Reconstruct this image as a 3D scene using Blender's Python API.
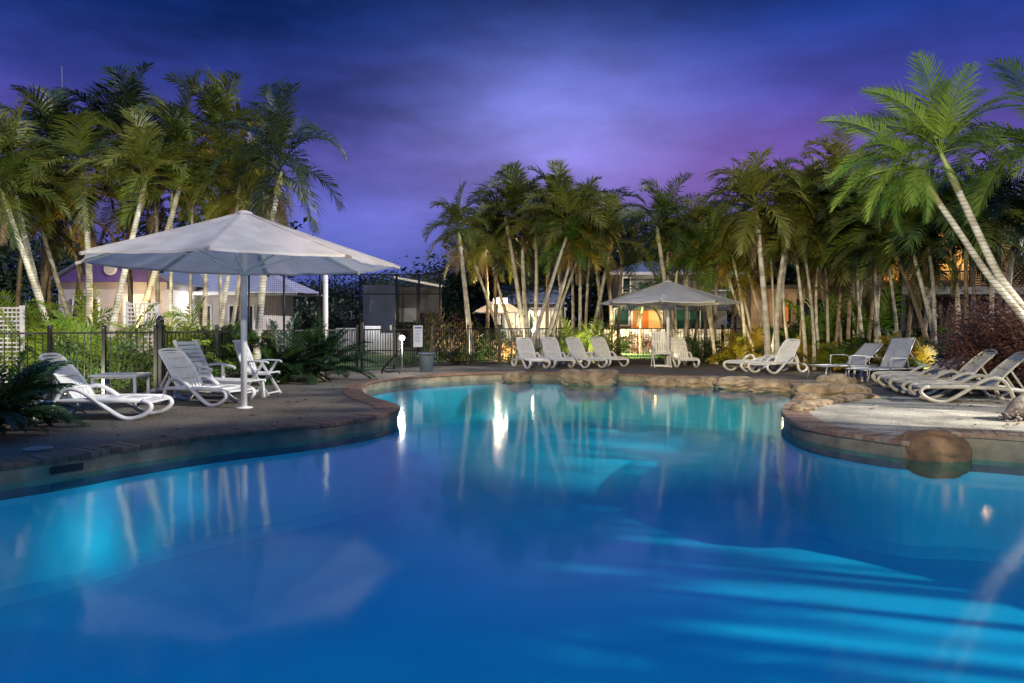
import bpy, bmesh, math, random
from mathutils import Vector, Matrix, noise as mnoise
from mathutils.geometry import interpolate_bezier

for o in list(bpy.data.objects):
    bpy.data.objects.remove(o)
S = bpy.context.scene
COL = S.collection
R = math.radians
PI = math.pi

# ------------------------------------------------------------------ camera
FPX, EYE, HOR = 720.0, 1.4, 324.0
cam_d = bpy.data.cameras.new('camera')
cam = bpy.data.objects.new('camera', cam_d)
COL.objects.link(cam)
cam.location = (0, 0, EYE)
cam.rotation_euler = (R(90), 0, 0)
cam_d.sensor_width = 36
cam_d.lens = FPX / 1024 * 36
cam_d.shift_y = (HOR - 341.5) / 1024
cam_d.clip_start = .05
cam_d.clip_end = 2000
S.camera = cam

def P(px, py, d):
    return Vector(((px - 512) / FPX * d, d, EYE + (HOR - py) / FPX * d))

def G(px, py, z=0.0):
    d = FPX * (EYE - z) / (py - HOR)
    return Vector(((px - 512) / FPX * d, d, z))

# ------------------------------------------------------------------ world: dusk sky
W = bpy.data.worlds.new('World')
S.world = W
W.use_nodes = True
nt = W.node_tree
nt.nodes.clear()
def N(t, **kw):
    n = nt.nodes.new(t)
    for k, v in kw.items():
        setattr(n, k, v)
    return n
def L(a, b):
    nt.links.new(a, b)
def math_node(op, a, b=None, c=None):
    n = N('ShaderNodeMath', operation=op)
    for i, v in enumerate((a, b, c)):
        if v is None: continue
        if isinstance(v, (int, float)): n.inputs[i].default_value = v
        else: L(v, n.inputs[i])
    return n.outputs[0]
def mixc(fac, a, b, mode='MIX'):
    n = N('ShaderNodeMix', data_type='RGBA', blend_type=mode)
    for sock, v in ((n.inputs[0], fac), (n.inputs[6], a), (n.inputs[7], b)):
        if isinstance(v, (int, float)): sock.default_value = v
        elif isinstance(v, tuple): sock.default_value = (*v, 1)
        else: L(v, sock)
    return n.outputs[2]
tc = N('ShaderNodeTexCoord')
sep = N('ShaderNodeSeparateXYZ')
L(tc.outputs['Generated'], sep.inputs[0])
ramp = N('ShaderNodeValToRGB')
zz = math_node('MAXIMUM', sep.outputs[2], 0.0)
L(zz, ramp.inputs[0])
cr = ramp.color_ramp
stops = [(0.0, (.075, .105, .44)), (.10, (.108, .100, .37)), (.20, (.105, .072, .33)), (.29, (.036, .052, .29)),
         (.37, (.008, .034, .21)), (.43, (.004, .022, .125)), (.60, (.022, .12, .40)), (1.0, (.05, .24, .70))]
cr.elements[0].position, cr.elements[0].color = stops[0][0], (*stops[0][1], 1)
cr.elements[1].position, cr.elements[1].color = stops[-1][0], (*stops[-1][1], 1)
for p_, c_ in stops[1:-1]:
    e = cr.elements.new(p_); e.color = (*c_, 1)
# slow cloud noise, stretched sideways
mp = N('ShaderNodeMapping'); mp.inputs['Scale'].default_value = (1.3, 1.3, 4.0)
mp.inputs['Location'].default_value = (.35, 0, .2)
L(tc.outputs['Generated'], mp.inputs[0])
nz = N('ShaderNodeTexNoise'); nz.inputs['Scale'].default_value = 2.1; nz.inputs['Detail'].default_value = 6; nz.inputs['Roughness'].default_value = .56
L(mp.outputs[0], nz.inputs['Vector'])
cl = N('ShaderNodeMapRange'); L(nz.outputs[0], cl.inputs[0])
cl.inputs[1].default_value = .33; cl.inputs[2].default_value = .68; cl.inputs[3].default_value = .5; cl.inputs[4].default_value = 1.5
c1 = mixc(1.0, ramp.outputs[0], cl.outputs[0], 'MULTIPLY')
# bright cloud lit from the town, at the middle of the view
def lobe(px, py, kx, kz):
    v = (P(px, py, 10) - Vector((0, 0, EYE))).normalized()
    dx = math_node('MULTIPLY', math_node('SUBTRACT', sep.outputs[0], v.x), kx)
    dz = math_node('MULTIPLY', math_node('SUBTRACT', sep.outputs[2], v.z), kz)
    rr = math_node('ADD', math_node('POWER', math_node('ABSOLUTE', dx), 2.0), math_node('POWER', math_node('ABSOLUTE', dz), 2.0))
    g = math_node('POWER', 2.718, math_node('MULTIPLY', rr, -1.0))
    return math_node('MULTIPLY', g, math_node('GREATER_THAN', sep.outputs[1], 0.0))
g1 = math_node('MULTIPLY', lobe(548, 138, 5.4, 9.5), math_node('MULTIPLY_ADD', nz.outputs[0], 1.5, .1))
c2 = mixc(1.0, c1, mixc(g1, (0, 0, 0), (.20, .21, .47)), 'ADD')
g2 = lobe(740, 190, 5, 9)
c3 = mixc(1.0, c2, mixc(g2, (0, 0, 0), (.075, .014, .05)), 'ADD')
g3 = lobe(330, 235, 6, 10)
c3 = mixc(1.0, c3, mixc(g3, (0, 0, 0), (.02, .06, .22)), 'ADD')
bg = N('ShaderNodeBackground'); L(c3, bg.inputs[0]); bg.inputs[1].default_value = 1.0
wo = N('ShaderNodeOutputWorld'); L(bg.outputs[0], wo.inputs[0])

# ------------------------------------------------------------------ the resort's floodlighting and added fill lamps
def sun_lamp(az_from, el, energy, col, ang):
    d = bpy.data.lights.new('floodlight_sun', 'SUN'); d.energy = energy; d.color = col; d.angle = ang
    o = bpy.data.objects.new('floodlight_sun', d); COL.objects.link(o)
    v = Vector((math.cos(az_from) * math.cos(el), math.sin(az_from) * math.cos(el), math.sin(el)))
    o.rotation_euler = v.to_track_quat('Z', 'Y').to_euler()
    return o
sun_lamp(R(-16), R(29), 3.9, (1.0, .97, .90), R(1.1))

def point(name, loc, energy, col, rad=.08):
    d = bpy.data.lights.new(name, 'POINT'); d.energy = energy; d.color = col; d.shadow_soft_size = rad
    o = bpy.data.objects.new(name, d); COL.objects.link(o); o.location = loc
    return o
def spot(name, loc, target, energy, col, size=70, blend=.6, rad=.06):
    d = bpy.data.lights.new(name, 'SPOT'); d.energy = energy; d.color = col; d.spot_size = R(size); d.spot_blend = blend; d.shadow_soft_size = rad
    o = bpy.data.objects.new(name, d); COL.objects.link(o); o.location = loc
    o.rotation_euler = (Vector(loc) - Vector(target)).to_track_quat('Z', 'Y').to_euler()
    return o
WARM = (1.0, .70, .33); WHITE = (1, .95, .85)
spot('unseen_garden_spot', (-4.5, 1.0, 5.2), (-10.2, 17, 2.3), 6500, (1, .95, .68), 31)
spot('unseen_garden_spot', (-1.0, -1.0, 6.6), (-4.9, 12, 2.2), 2600, (1, .96, .92), 26)           # added fill on the near umbrella
spot('unseen_garden_spot', (-3.0, -3.0, 4.2), (-10.5, 18, 5.2), 5800, (1, .92, .66), 38)       # onto the left palms
spot('unseen_garden_spot', (-2.0, -3.0, 7.2), (3.5, 25, 2.4), 19500, (1, .84, .52), 42)          # across to the far palms
spot('unseen_garden_spot', (1.0, -2.0, 4.5), (9.0, 18, 2.6), 7000, (1, .88, .60), 42)           # to the right-hand loungers
spot('unseen_garden_spot', (2.5, 3.0, 3.2), (7.4, 11, 4.4), 2300, (1, .98, .80), 44)             # up into the leaning palm
spot('unseen_garden_spot', (13.6, 6.9, 4.8), (7.3, 10.9, 0), 11000, (1, .95, .86), 27, .6, .03)            # across the right-hand terrace
for x, y in ((-10.4, 12.3), (-8.1, 13.3), (-6.2, 14.6)):                                            # low along the left fence
    spot('unseen_garden_spot', (x, y, .12), (x - .5, y + 2.6, 1.7), 270, (1, .96, .66), 120)
spot('unseen_garden_spot', (5.35, 24.1, .2), (5.1, 23.4, 2.2), 75, (1, .80, .5), 125)             # under the far umbrella
spot('unseen_garden_spot', (7.5, 22.8, .35), (8.4, 25.0, 1.0), 260, (1, .84, .46), 130)
spot('unseen_garden_spot', (10.1, 17.3, .35), (10.4, 19.2, .9), 170, (1, .84, .46), 130)
for x, y in ((-3.3, 2.3), (-.4, 2.1), (2.6, 2.1), (5.2, 2.6), (6.8, 4.6)):                 # added unseen lamps, low in the near pool walls, to brighten the water
    point('pool_fill_light', (x, y, -.75), 60, (.55, .85, 1), .14)
S.view_settings.view_transform = 'Standard'
S.view_settings.look = 'None'
S.view_settings.gamma = 1
S.view_settings.use_curve_mapping = False
S.view_settings.exposure = 0
S.render.engine = 'CYCLES'
S.cycles.use_denoising = True
S.cycles.max_bounces = 6
S.cycles.diffuse_bounces = 2
S.cycles.glossy_bounces = 3
S.cycles.transmission_bounces = 3
S.cycles.transparent_max_bounces = 8
S.cycles.caustics_reflective = False
S.cycles.caustics_refractive = False
S.cycles.sample_clamp_indirect = 4

# ------------------------------------------------------------------ materials
MATS = {}
def mat(name, c1, c2=None, scale=6, rough=.6, bump=0, bscale=None, spec=.4, metal=0, emit=None, estr=0, detail=5, sheen=0, ramp=(.35, .65), subs=0):
    m = bpy.data.materials.new(name); m.use_nodes = True
    t = m.node_tree; b = t.nodes['Principled BSDF']
    b.inputs['Base Color'].default_value = (*c1, 1)
    b.inputs['Roughness'].default_value = rough
    b.inputs['Specular IOR Level'].default_value = spec
    b.inputs['Metallic'].default_value = metal
    co = t.nodes.new('ShaderNodeTexCoord')
    if c2 is not None:
        n = t.nodes.new('ShaderNodeTexNoise'); n.inputs['Scale'].default_value = scale; n.inputs['Detail'].default_value = detail
        t.links.new(co.outputs['Object'], n.inputs['Vector'])
        r = t.nodes.new('ShaderNodeValToRGB')
        r.color_ramp.elements[0].position = ramp[0]; r.color_ramp.elements[0].color = (*c1, 1)
        r.color_ramp.elements[1].position = ramp[1]; r.color_ramp.elements[1].color = (*c2, 1)
        t.links.new(n.outputs[0], r.inputs[0]); t.links.new(r.outputs[0], b.inputs['Base Color'])
    if bump:
        n2 = t.nodes.new('ShaderNodeTexNoise'); n2.inputs['Scale'].default_value = bscale or scale * 3; n2.inputs['Detail'].default_value = 4
        t.links.new(co.outputs['Object'], n2.inputs['Vector'])
        bp = t.nodes.new('ShaderNodeBump'); bp.inputs['Strength'].default_value = bump; bp.inputs['Distance'].default_value = .02
        t.links.new(n2.outputs[0], bp.inputs['Height']); t.links.new(bp.outputs[0], b.inputs['Normal'])
    if emit:
        b.inputs['Emission Color'].default_value = (*emit, 1); b.inputs['Emission Strength'].default_value = estr
    MATS[name] = m
    return m

def leaf_mat(name, c1, c2, trans=.35, rough=.45, c3=None):
    m = bpy.data.materials.new(name); m.use_nodes = True
    t = m.node_tree; b = t.nodes['Principled BSDF']; out = t.nodes['Material Output']
    oi = t.nodes.new('ShaderNodeObjectInfo'); co = t.nodes.new('ShaderNodeTexCoord')
    n = t.nodes.new('ShaderNodeTexNoise'); n.inputs['Scale'].default_value = 1.7; n.inputs['Detail'].default_value = 5
    t.links.new(co.outputs['Object'], n.inputs['Vector'])
    a = t.nodes.new('ShaderNodeMath'); a.operation = 'MULTIPLY_ADD'; a.inputs[1].default_value = .45
    t.links.new(oi.outputs['Random'], a.inputs[0]); t.links.new(n.outputs[0], a.inputs[2])
    r = t.nodes.new('ShaderNodeValToRGB')
    r.color_ramp.elements[0].position = .42; r.color_ramp.elements[0].color = (*c1, 1)
    r.color_ramp.elements[1].position = .95; r.color_ramp.elements[1].color = (*c2, 1)
    if c3:
        e = r.color_ramp.elements.new(1.0); e.color = (*c3, 1)
        r.color_ramp.elements[1].position = .8
    t.links.new(a.outputs[0], r.inputs[0]); t.links.new(r.outputs[0], b.inputs['Base Color'])
    b.inputs['Roughness'].default_value = rough; b.inputs['Specular IOR Level'].default_value = .45
    tr = t.nodes.new('ShaderNodeBsdfTranslucent'); t.links.new(r.outputs[0], tr.inputs[0])
    mx = t.nodes.new('ShaderNodeMixShader'); mx.inputs[0].default_value = trans
    t.links.new(b.outputs[0], mx.inputs[1]); t.links.new(tr.outputs[0], mx.inputs[2]); t.links.new(mx.outputs[0], out.inputs[0])
    MATS[name] = m
    return m

def trunk_mat(name, c1, c2, ring=9.0):
    m = bpy.data.materials.new(name); m.use_nodes = True
    t = m.node_tree; b = t.nodes['Principled BSDF']
    co = t.nodes.new('ShaderNodeTexCoord')
    w = t.nodes.new('ShaderNodeTexWave'); w.wave_type = 'BANDS'; w.bands_direction = 'Z'; w.wave_profile = 'SAW'
    w.inputs['Scale'].default_value = ring / 6.28 * 3.6; w.inputs['Distortion'].default_value = 1.0; w.inputs['Detail'].default_value = 2; w.inputs['Detail Scale'].default_value = 2.5
    t.links.new(co.outputs['Object'], w.inputs['Vector'])
    n = t.nodes.new('ShaderNodeTexNoise'); n.inputs['Scale'].default_value = 5; n.inputs['Detail'].default_value = 7
    t.links.new(co.outputs['Object'], n.inputs['Vector'])
    r = t.nodes.new('ShaderNodeValToRGB')
    r.color_ramp.elements[0].position = .34; r.color_ramp.elements[0].color = (*c2, 1)
    r.color_ramp.elements[1].position = .62; r.color_ramp.elements[1].color = (*c1, 1)
    t.links.new(n.outputs[0], r.inputs[0])
    r2 = t.nodes.new('ShaderNodeValToRGB')
    r2.color_ramp.elements[0].position = .02; r2.color_ramp.elements[0].color = (.28, .24, .2, 1)
    r2.color_ramp.elements[1].position = .22; r2.color_ramp.elements[1].color = (1, 1, 1, 1)
    t.links.new(w.outputs[0], r2.inputs[0])
    mx = t.nodes.new('ShaderNodeMix'); mx.data_type = 'RGBA'; mx.blend_type = 'MULTIPLY'; mx.inputs[0].default_value = .85
    t.links.new(r.outputs[0], mx.inputs[6]); t.links.new(r2.outputs[0], mx.inputs[7])
    t.links.new(mx.outputs[2], b.inputs['Base Color'])
    bp = t.nodes.new('ShaderNodeBump'); bp.inputs['Strength'].default_value = .6; bp.inputs['Distance'].default_value = .015
    t.links.new(r2.outputs[0], bp.inputs['Height']); t.links.new(bp.outputs[0], b.inputs['Normal'])
    b.inputs['Roughness'].default_value = .8
    MATS[name] = m
    return m

M_DECK = mat('aggregate_deck', (.06, .052, .044), (.27, .245, .21), 38, .85, .6, 60, detail=9, ramp=(.38, .66))
def stains(m, s_=.5, lo=.45):
    t = m.node_tree; b = t.nodes['Principled BSDF']; src = b.inputs['Base Color'].links[0].from_socket
    co = t.nodes.new('ShaderNodeTexCoord'); n = t.nodes.new('ShaderNodeTexNoise'); n.inputs['Scale'].default_value = s_; n.inputs['Detail'].default_value = 8; n.inputs['Roughness'].default_value = .65
    t.links.new(co.outputs['Object'], n.inputs['Vector'])
    r = t.nodes.new('ShaderNodeValToRGB'); r.color_ramp.elements[0].position = .38; r.color_ramp.elements[0].color = (lo, lo * .95, lo * .88, 1)
    r.color_ramp.elements[1].position = .62; r.color_ramp.elements[1].color = (1.08, 1.03, .95, 1)
    t.links.new(n.outputs[0], r.inputs[0])
    mx = t.nodes.new('ShaderNodeMix'); mx.data_type = 'RGBA'; mx.blend_type = 'MULTIPLY'; mx.inputs[0].default_value = 1
    t.links.new(src, mx.inputs[6]); t.links.new(r.outputs[0], mx.inputs[7]); t.links.new(mx.outputs[2], b.inputs['Base Color'])
stains(M_DECK, .7, .68)
M_SOIL = mat('garden_mulch', (.025, .017, .011), (.065, .045, .03), 14, .95, .8, 30)
M_LAWN = mat('lawn_grass', (.045, .10, .015), (.10, .17, .03), 20, .9, .7, 70)
M_GROUND = mat('dark_ground', (.03, .035, .02), (.06, .06, .04), 1.5, .95)
M_MORTAR = mat('mortar', (.30, .27, .23), (.22, .20, .17), 12, .9)
M_RENDER = mat('cream_render', (.30, .26, .18), (.15, .13, .09), 3, .75, .25, 30)
M_RESIN = mat('white_resin', (.76, .76, .76), (.67, .66, .64), 7, .42, .05, 60)
M_RESIN2 = mat('aged_resin', (.62, .59, .52), (.50, .47, .40), 6, .5, .05, 60)
M_CANVAS = mat('lavender_white_canvas', (.64, .62, .66), (.55, .53, .58), 2.5, .8, .15, 7)
M_CANVAS2 = mat('cream_canvas', (.74, .71, .68), (.66, .63, .60), 2.5, .8, .15, 8)
def canvas(m, f):
    t = m.node_tree; b = t.nodes['Principled BSDF']; out = t.nodes['Material Output']
    tr = t.nodes.new('ShaderNodeBsdfTranslucent'); src = b.inputs['Base Color'].links[0].from_socket
    t.links.new(src, tr.inputs[0]); mx = t.nodes.new('ShaderNodeMixShader'); mx.inputs[0].default_value = f
    t.links.new(b.outputs[0], mx.inputs[1]); t.links.new(tr.outputs[0], mx.inputs[2]); t.links.new(mx.outputs[0], out.inputs[0])
canvas(M_CANVAS, .4); canvas(M_CANVAS2, .4)
stains(M_CANVAS, 1.6, .82)
M_POLE = mat('white_powder_coat', (.76, .75, .73), (.69, .68, .65), 6, .4)
M_BLACK = mat('black_powder_coat', (.012, .012, .013), None, rough=.45)
M_ALU = mat('grey_aluminium', (.33, .34, .36), None, rough=.38, metal=.6)
M_SLING = mat('grey_sling_fabric', (.30, .31, .33), (.40, .40, .42), 120, .8)
M_ROCK = mat('sandstone', (.36, .27, .17), (.14, .10, .065), 2.6, .8, .8, 14, detail=8)
M_RUST = mat('rusty_sandstone', (.28, .15, .065), (.10, .06, .035), 3.0, .75, .8, 16, detail=9)
M_BIN = mat('grey_plastic', (.05, .07, .095), (.035, .05, .07), 9, .5)
M_STEEL = mat('stainless_steel', (.55, .55, .56), None, rough=.25, metal=.9)
M_SIGN = mat('sign_white', (.36, .37, .42), (.31, .32, .36), 20, .5)
M_INK = mat('sign_ink', (.05, .07, .16), None, rough=.6)
M_WALLP = mat('pale_wall', (.55, .50, .50), (.47, .43, .43), 2, .85, .15, 40)
M_PURPLE = mat('purple_gable', (.13, .085, .30), (.105, .07, .25), 3, .7)
M_ROOF = mat('zinc_roof', (.15, .17, .25), (.11, .125, .19), 4, .5)
M_LROOF = mat('lilac_roof', (.40, .38, .48), (.33, .31, .40), 3, .5)
M_TRIM = mat('white_trim', (.70, .69, .67), None, rough=.5)
M_DARKWALL = mat('charcoal_wall', (.045, .047, .055), (.03, .032, .04), 2, .8)
M_BLUEWALL = mat('slate_windbreak', (.055, .065, .10), (.04, .05, .08), 2, .8)
M_GREYWALL = mat('grey_wall', (.20, .20, .20), (.14, .14, .14), 2, .85)
M_CONC = mat('concrete', (.36, .34, .31), (.26, .245, .22), 3, .85, .3, 20)
M_PINKWALL = mat('rose_render', (.30, .22, .18), (.20, .145, .115), 2, .85)
M_TIMBER = mat('timber_batten', (.26, .13, .05), (.17, .08, .03), 5, .55)
M_GLASSDK = mat('dark_glass', (.015, .03, .03), None, rough=.08, spec=.8)
M_GLASSGR = mat('green_glass', (.02, .07, .06), (.03, .10, .08), 3, rough=.12, spec=.8)
M_LITORANGE = mat('orange_glow', (.3, .09, .02), (.2, .05, .01), 2, .6, emit=(1, .26, .025), estr=.42)
M_LITWARM = mat('lit_warm_window', (.5, .35, .15), None, rough=.6, emit=(1, .46, .12), estr=.5)
M_LITCREAM = mat('lit_cream_window', (.5, .45, .35), None, rough=.6, emit=(1, .83, .55), estr=.7)
M_BULB = mat('lamp_bulb', (1, 1, 1), None, emit=(1, .93, .78), estr=28)
M_BULBW = mat('globe_lamp_glass', (1, 1, 1), None, emit=(1, .97, .85), estr=12)
M_STONEWALL = mat('garden_stone', (.50, .43, .34), (.17, .13, .10), 3.2, .9, .8, 9, ramp=(.42, .6))
M_LATTICE = mat('white_lattice', (.40, .37, .42), None, rough=.7)
M_TRUNK = trunk_mat('palm_trunk', (.46, .42, .35), (.24, .20, .15), 9)
M_TRUNKP = trunk_mat('pale_palm_trunk', (.60, .57, .50), (.30, .27, .21), 8)
M_TRUNKD = trunk_mat('brown_palm_trunk', (.26, .19, .12), (.13, .09, .055), 9)
M_SHAFT = mat('crownshaft', (.16, .20, .07), (.24, .20, .09), 3, .45)
M_BARK = mat('rough_bark', (.15, .12, .10), (.30, .26, .24), 22, .95, 1.0, 40)
M_LEAF = leaf_mat('palm_leaf', (.045, .072, .010), (.17, .17, .026))
M_LEAFG = leaf_mat('bright_palm_leaf', (.065, .14, .014), (.19, .25, .032))
M_LEAFY = leaf_mat('golden_palm_leaf', (.13, .13, .012), (.36, .23, .025))
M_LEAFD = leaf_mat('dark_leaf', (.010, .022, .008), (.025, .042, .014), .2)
M_CYCAD = leaf_mat('cycad_leaf', (.008, .026, .007), (.02, .05, .012), .1)
M_CROTON = leaf_mat('croton_leaf', (.045, .05, .018), (.17, .065, .035), .25)
M_SHRUB = leaf_mat('shrub_leaf', (.03, .07, .015), (.08, .13, .03), .3)
M_TIP = mat('rib_end_cap', (.18, .16, .16), None, rough=.5)

def brick_mat():
    m = bpy.data.materials.new('terracotta_brick'); m.use_nodes = True
    t = m.node_tree; b = t.nodes['Principled BSDF']
    at = t.nodes.new('ShaderNodeAttribute'); at.attribute_name = 'tone'
    co = t.nodes.new('ShaderNodeTexCoord')
    n = t.nodes.new('ShaderNodeTexNoise'); n.inputs['Scale'].default_value = 13; n.inputs['Detail'].default_value = 7
    t.links.new(co.outputs['Object'], n.inputs['Vector'])
    a = t.nodes.new('ShaderNodeMath'); a.operation = 'MULTIPLY_ADD'; a.inputs[1].default_value = .6
    t.links.new(n.outputs[0], a.inputs[0]); t.links.new(at.outputs['Fac'], a.inputs[2])
    r = t.nodes.new('ShaderNodeValToRGB')
    els = [(.25, (.10, .052, .032)), (.6, (.21, .115, .068)), (.95, (.33, .25, .19)), (1.0, (.38, .31, .25))]
    r.color_ramp.elements[0].position = els[0][0]; r.color_ramp.elements[0].color = (*els[0][1], 1)
    r.color_ramp.elements[1].position = els[-1][0]; r.color_ramp.elements[1].color = (*els[-1][1], 1)
    for p_, c_ in els[1:-1]:
        r.color_ramp.elements.new(p_).color = (*c_, 1)
    t.links.new(a.outputs[0], r.inputs[0]); t.links.new(r.outputs[0], b.inputs['Base Color'])
    bp = t.nodes.new('ShaderNodeBump'); bp.inputs['Strength'].default_value = .4; bp.inputs['Distance'].default_value = .01
    t.links.new(n.outputs[0], bp.inputs['Height']); t.links.new(bp.outputs[0], b.inputs['Normal'])
    b.inputs['Roughness'].default_value = .7
    return m
M_BRICK = brick_mat()

def pool_mat():
    m = mat('pool_plaster', (.14, .57, .70), (.19, .63, .76), 1.2, .6, .1, 20)
    return m
M_POOL = pool_mat()
M_TILE = mat('dark_waterline_tile', (.03, .07, .13), (.02, .05, .10), 12, .4)

def water_mat():
    m = bpy.data.materials.new('pool_water'); m.use_nodes = True
    t = m.node_tree; t.nodes.clear()
    out = t.nodes.new('ShaderNodeOutputMaterial')
    co = t.nodes.new('ShaderNodeTexCoord')
    mp = t.nodes.new('ShaderNodeMapping'); mp.inputs['Scale'].default_value = (1.0, .45, 1)
    t.links.new(co.outputs['Object'], mp.inputs[0])
    n = t.nodes.new('ShaderNodeTexNoise'); n.inputs['Scale'].default_value = 2.2; n.inputs['Detail'].default_value = 3
    t.links.new(mp.outputs[0], n.inputs['Vector'])
    bp = t.nodes.new('ShaderNodeBump'); bp.inputs['Strength'].default_value = .10; bp.inputs['Distance'].default_value = .03
    t.links.new(n.outputs[0], bp.inputs['Height'])
    # Schlick reflectance from the angle to the surface, the same from above and from below
    ge = t.nodes.new('ShaderNodeNewGeometry')
    dt = t.nodes.new('ShaderNodeVectorMath'); dt.operation = 'DOT_PRODUCT'
    t.links.new(ge.outputs['Incoming'], dt.inputs[0]); t.links.new(bp.outputs[0], dt.inputs[1])
    def mt(op, a, b=None):
        q = t.nodes.new('ShaderNodeMath'); q.operation = op; q.use_clamp = op in ('ADD', 'SUBTRACT')
        for i_, v_ in enumerate((a, b)):
            if v_ is None: continue
            if isinstance(v_, (int, float)): q.inputs[i_].default_value = v_
            else: t.links.new(v_, q.inputs[i_])
        return q.outputs[0]
    fres = mt('ADD', mt('MULTIPLY', mt('POWER', mt('SUBTRACT', 1.0, mt('ABSOLUTE', dt.outputs['Value'])), 5.0), .98), .02)
    tr = t.nodes.new('ShaderNodeBsdfTransparent'); tr.inputs[0].default_value = (.22, .87, .97, 1)
    gl = t.nodes.new('ShaderNodeBsdfGlossy'); gl.inputs['Roughness'].default_value = .085
    t.links.new(bp.outputs[0], gl.inputs['Normal'])
    mx = t.nodes.new('ShaderNodeMixShader')
    t.links.new(fres, mx.inputs[0]); t.links.new(tr.outputs[0], mx.inputs[1]); t.links.new(gl.outputs[0], mx.inputs[2])
    t.links.new(mx.outputs[0], out.inputs[0])
    return m
M_WATER = water_mat()

# ------------------------------------------------------------------ mesh helpers
class MB:
    def __init__(s): s.v = []; s.f = []; s.sm = []
    def add(s, vs, fs, smooth=False):
        o = len(s.v); s.v += [tuple(v) for v in vs]
        for f in fs: s.f.append([i + o for i in f]); s.sm.append(smooth)
    def box(s, c, size, rot=None, bevel=0):
        hx, hy, hz = size[0] / 2, size[1] / 2, size[2] / 2
        vs = [Vector((x, y, z)) for x in (-hx, hx) for y in (-hy, hy) for z in (-hz, hz)]
        if rot is not None: vs = [rot @ v for v in vs]
        c = Vector(c)
        s.add([v + c for v in vs], [(0, 1, 3, 2), (4, 6, 7, 5), (0, 4, 5, 1), (2, 3, 7, 6), (0, 2, 6, 4), (1, 5, 7, 3)])
    def bar(s, a, b, w, h, up=(0, 0, 1)):
        a = Vector(a); b = Vector(b); d = (b - a)
        if d.length < 1e-6: return
        d.normalize(); u = Vector(up)
        if abs(d.dot(u)) > .98: u = Vector((0, 1, 0))
        x = d.cross(u).normalized(); y = x.cross(d)
        vs = [p + x * (i * w / 2) + y * (j * h / 2) for p in (a, b) for i, j in ((-1, -1), (1, -1), (1, 1), (-1, 1))]
        s.add(vs, [(3, 2, 1, 0), (4, 5, 6, 7), (0, 1, 5, 4), (1, 2, 6, 5), (2, 3, 7, 6), (3, 0, 4, 7)])
    def tube(s, path, r, n=8, sy=1.0, cap=True, up=(0, 0, 1), closed=False):
        pts = [Vector(p) for p in path]; m = len(pts)
        rad = r if isinstance(r, (list, tuple)) else [r] * m
        rings = []; prev = None
        for i, p in enumerate(pts):
            if closed: d = pts[(i + 1) % m] - pts[i - 1]
            else: d = pts[min(i + 1, m - 1)] - pts[max(i - 1, 0)]
            if d.length < 1e-9: d = Vector((0, 0, 1))
            d.normalize()
            if prev is None:
                u = Vector(up)
                if abs(d.dot(u)) > .95: u = Vector((0, 1, 0)) if abs(d.y) < .9 else Vector((1, 0, 0))
                x = d.cross(u).normalized()
            else:
                x = (prev - d * prev.dot(d))
                x = x.normalized() if x.length > 1e-6 else d.orthogonal().normalized()
            prev = x; y = d.cross(x)
            rings.append([p + (x * math.cos(2 * PI * k / n) + y * math.sin(2 * PI * k / n) * sy) * rad[i] for k in range(n)])
        vs = [v for rg in rings for v in rg]; fs = []
        mm = m if closed else m - 1
        for i in range(mm):
            j = (i + 1) % m
            for k in range(n):
                fs.append((i * n + k, i * n + (k + 1) % n, j * n + (k + 1) % n, j * n + k))
        s.add(vs, fs, True)
        if cap and not closed:
            o = len(s.v) - len(vs)
            s.f.append([o + k for k in range(n)][::-1]); s.sm.append(False)
            s.f.append([o + (m - 1) * n + k for k in range(n)]); s.sm.append(False)
    def lathe(s, prof, c=(0, 0, 0), n=20, cap=True):
        c = Vector(c); vs = []; fs = []
        for r, z in prof:
            for k in range(n):
                a = 2 * PI * k / n; vs.append(c + Vector((r * math.cos(a), r * math.sin(a), z)))
        for i in range(len(prof) - 1):
            for k in range(n):
                fs.append((i * n + k, i * n + (k + 1) % n, (i + 1) * n + (k + 1) % n, (i + 1) * n + k))
        s.add(vs, fs, True)
        if cap:
            o = len(s.v) - len(vs)
            s.f.append([o + k for k in range(n)][::-1]); s.sm.append(False)
            s.f.append([o + (len(prof) - 1) * n + k for k in range(n)]); s.sm.append(False)
    def prism(s, poly, z0, z1):
        n = len(poly)
        vs = [(p[0], p[1], z0) for p in poly] + [(p[0], p[1], z1) for p in poly]
        s.add(vs, [tuple(range(n))[::-1], tuple(range(n, 2 * n))] + [(i, (i + 1) % n, n + (i + 1) % n, n + i) for i in range(n)])
    def mesh(s, name, m):
        me = bpy.data.meshes.new(name); me.from_pydata(s.v, [], s.f); me.update()
        me.polygons.foreach_set('use_smooth', s.sm)
        if m: me.materials.append(m)
        return me
    def build(s, name, m, parent=None):
        o = bpy.data.objects.new(name, s.mesh(name, m)); COL.objects.link(o)
        if parent: o.parent = parent
        return o

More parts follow.
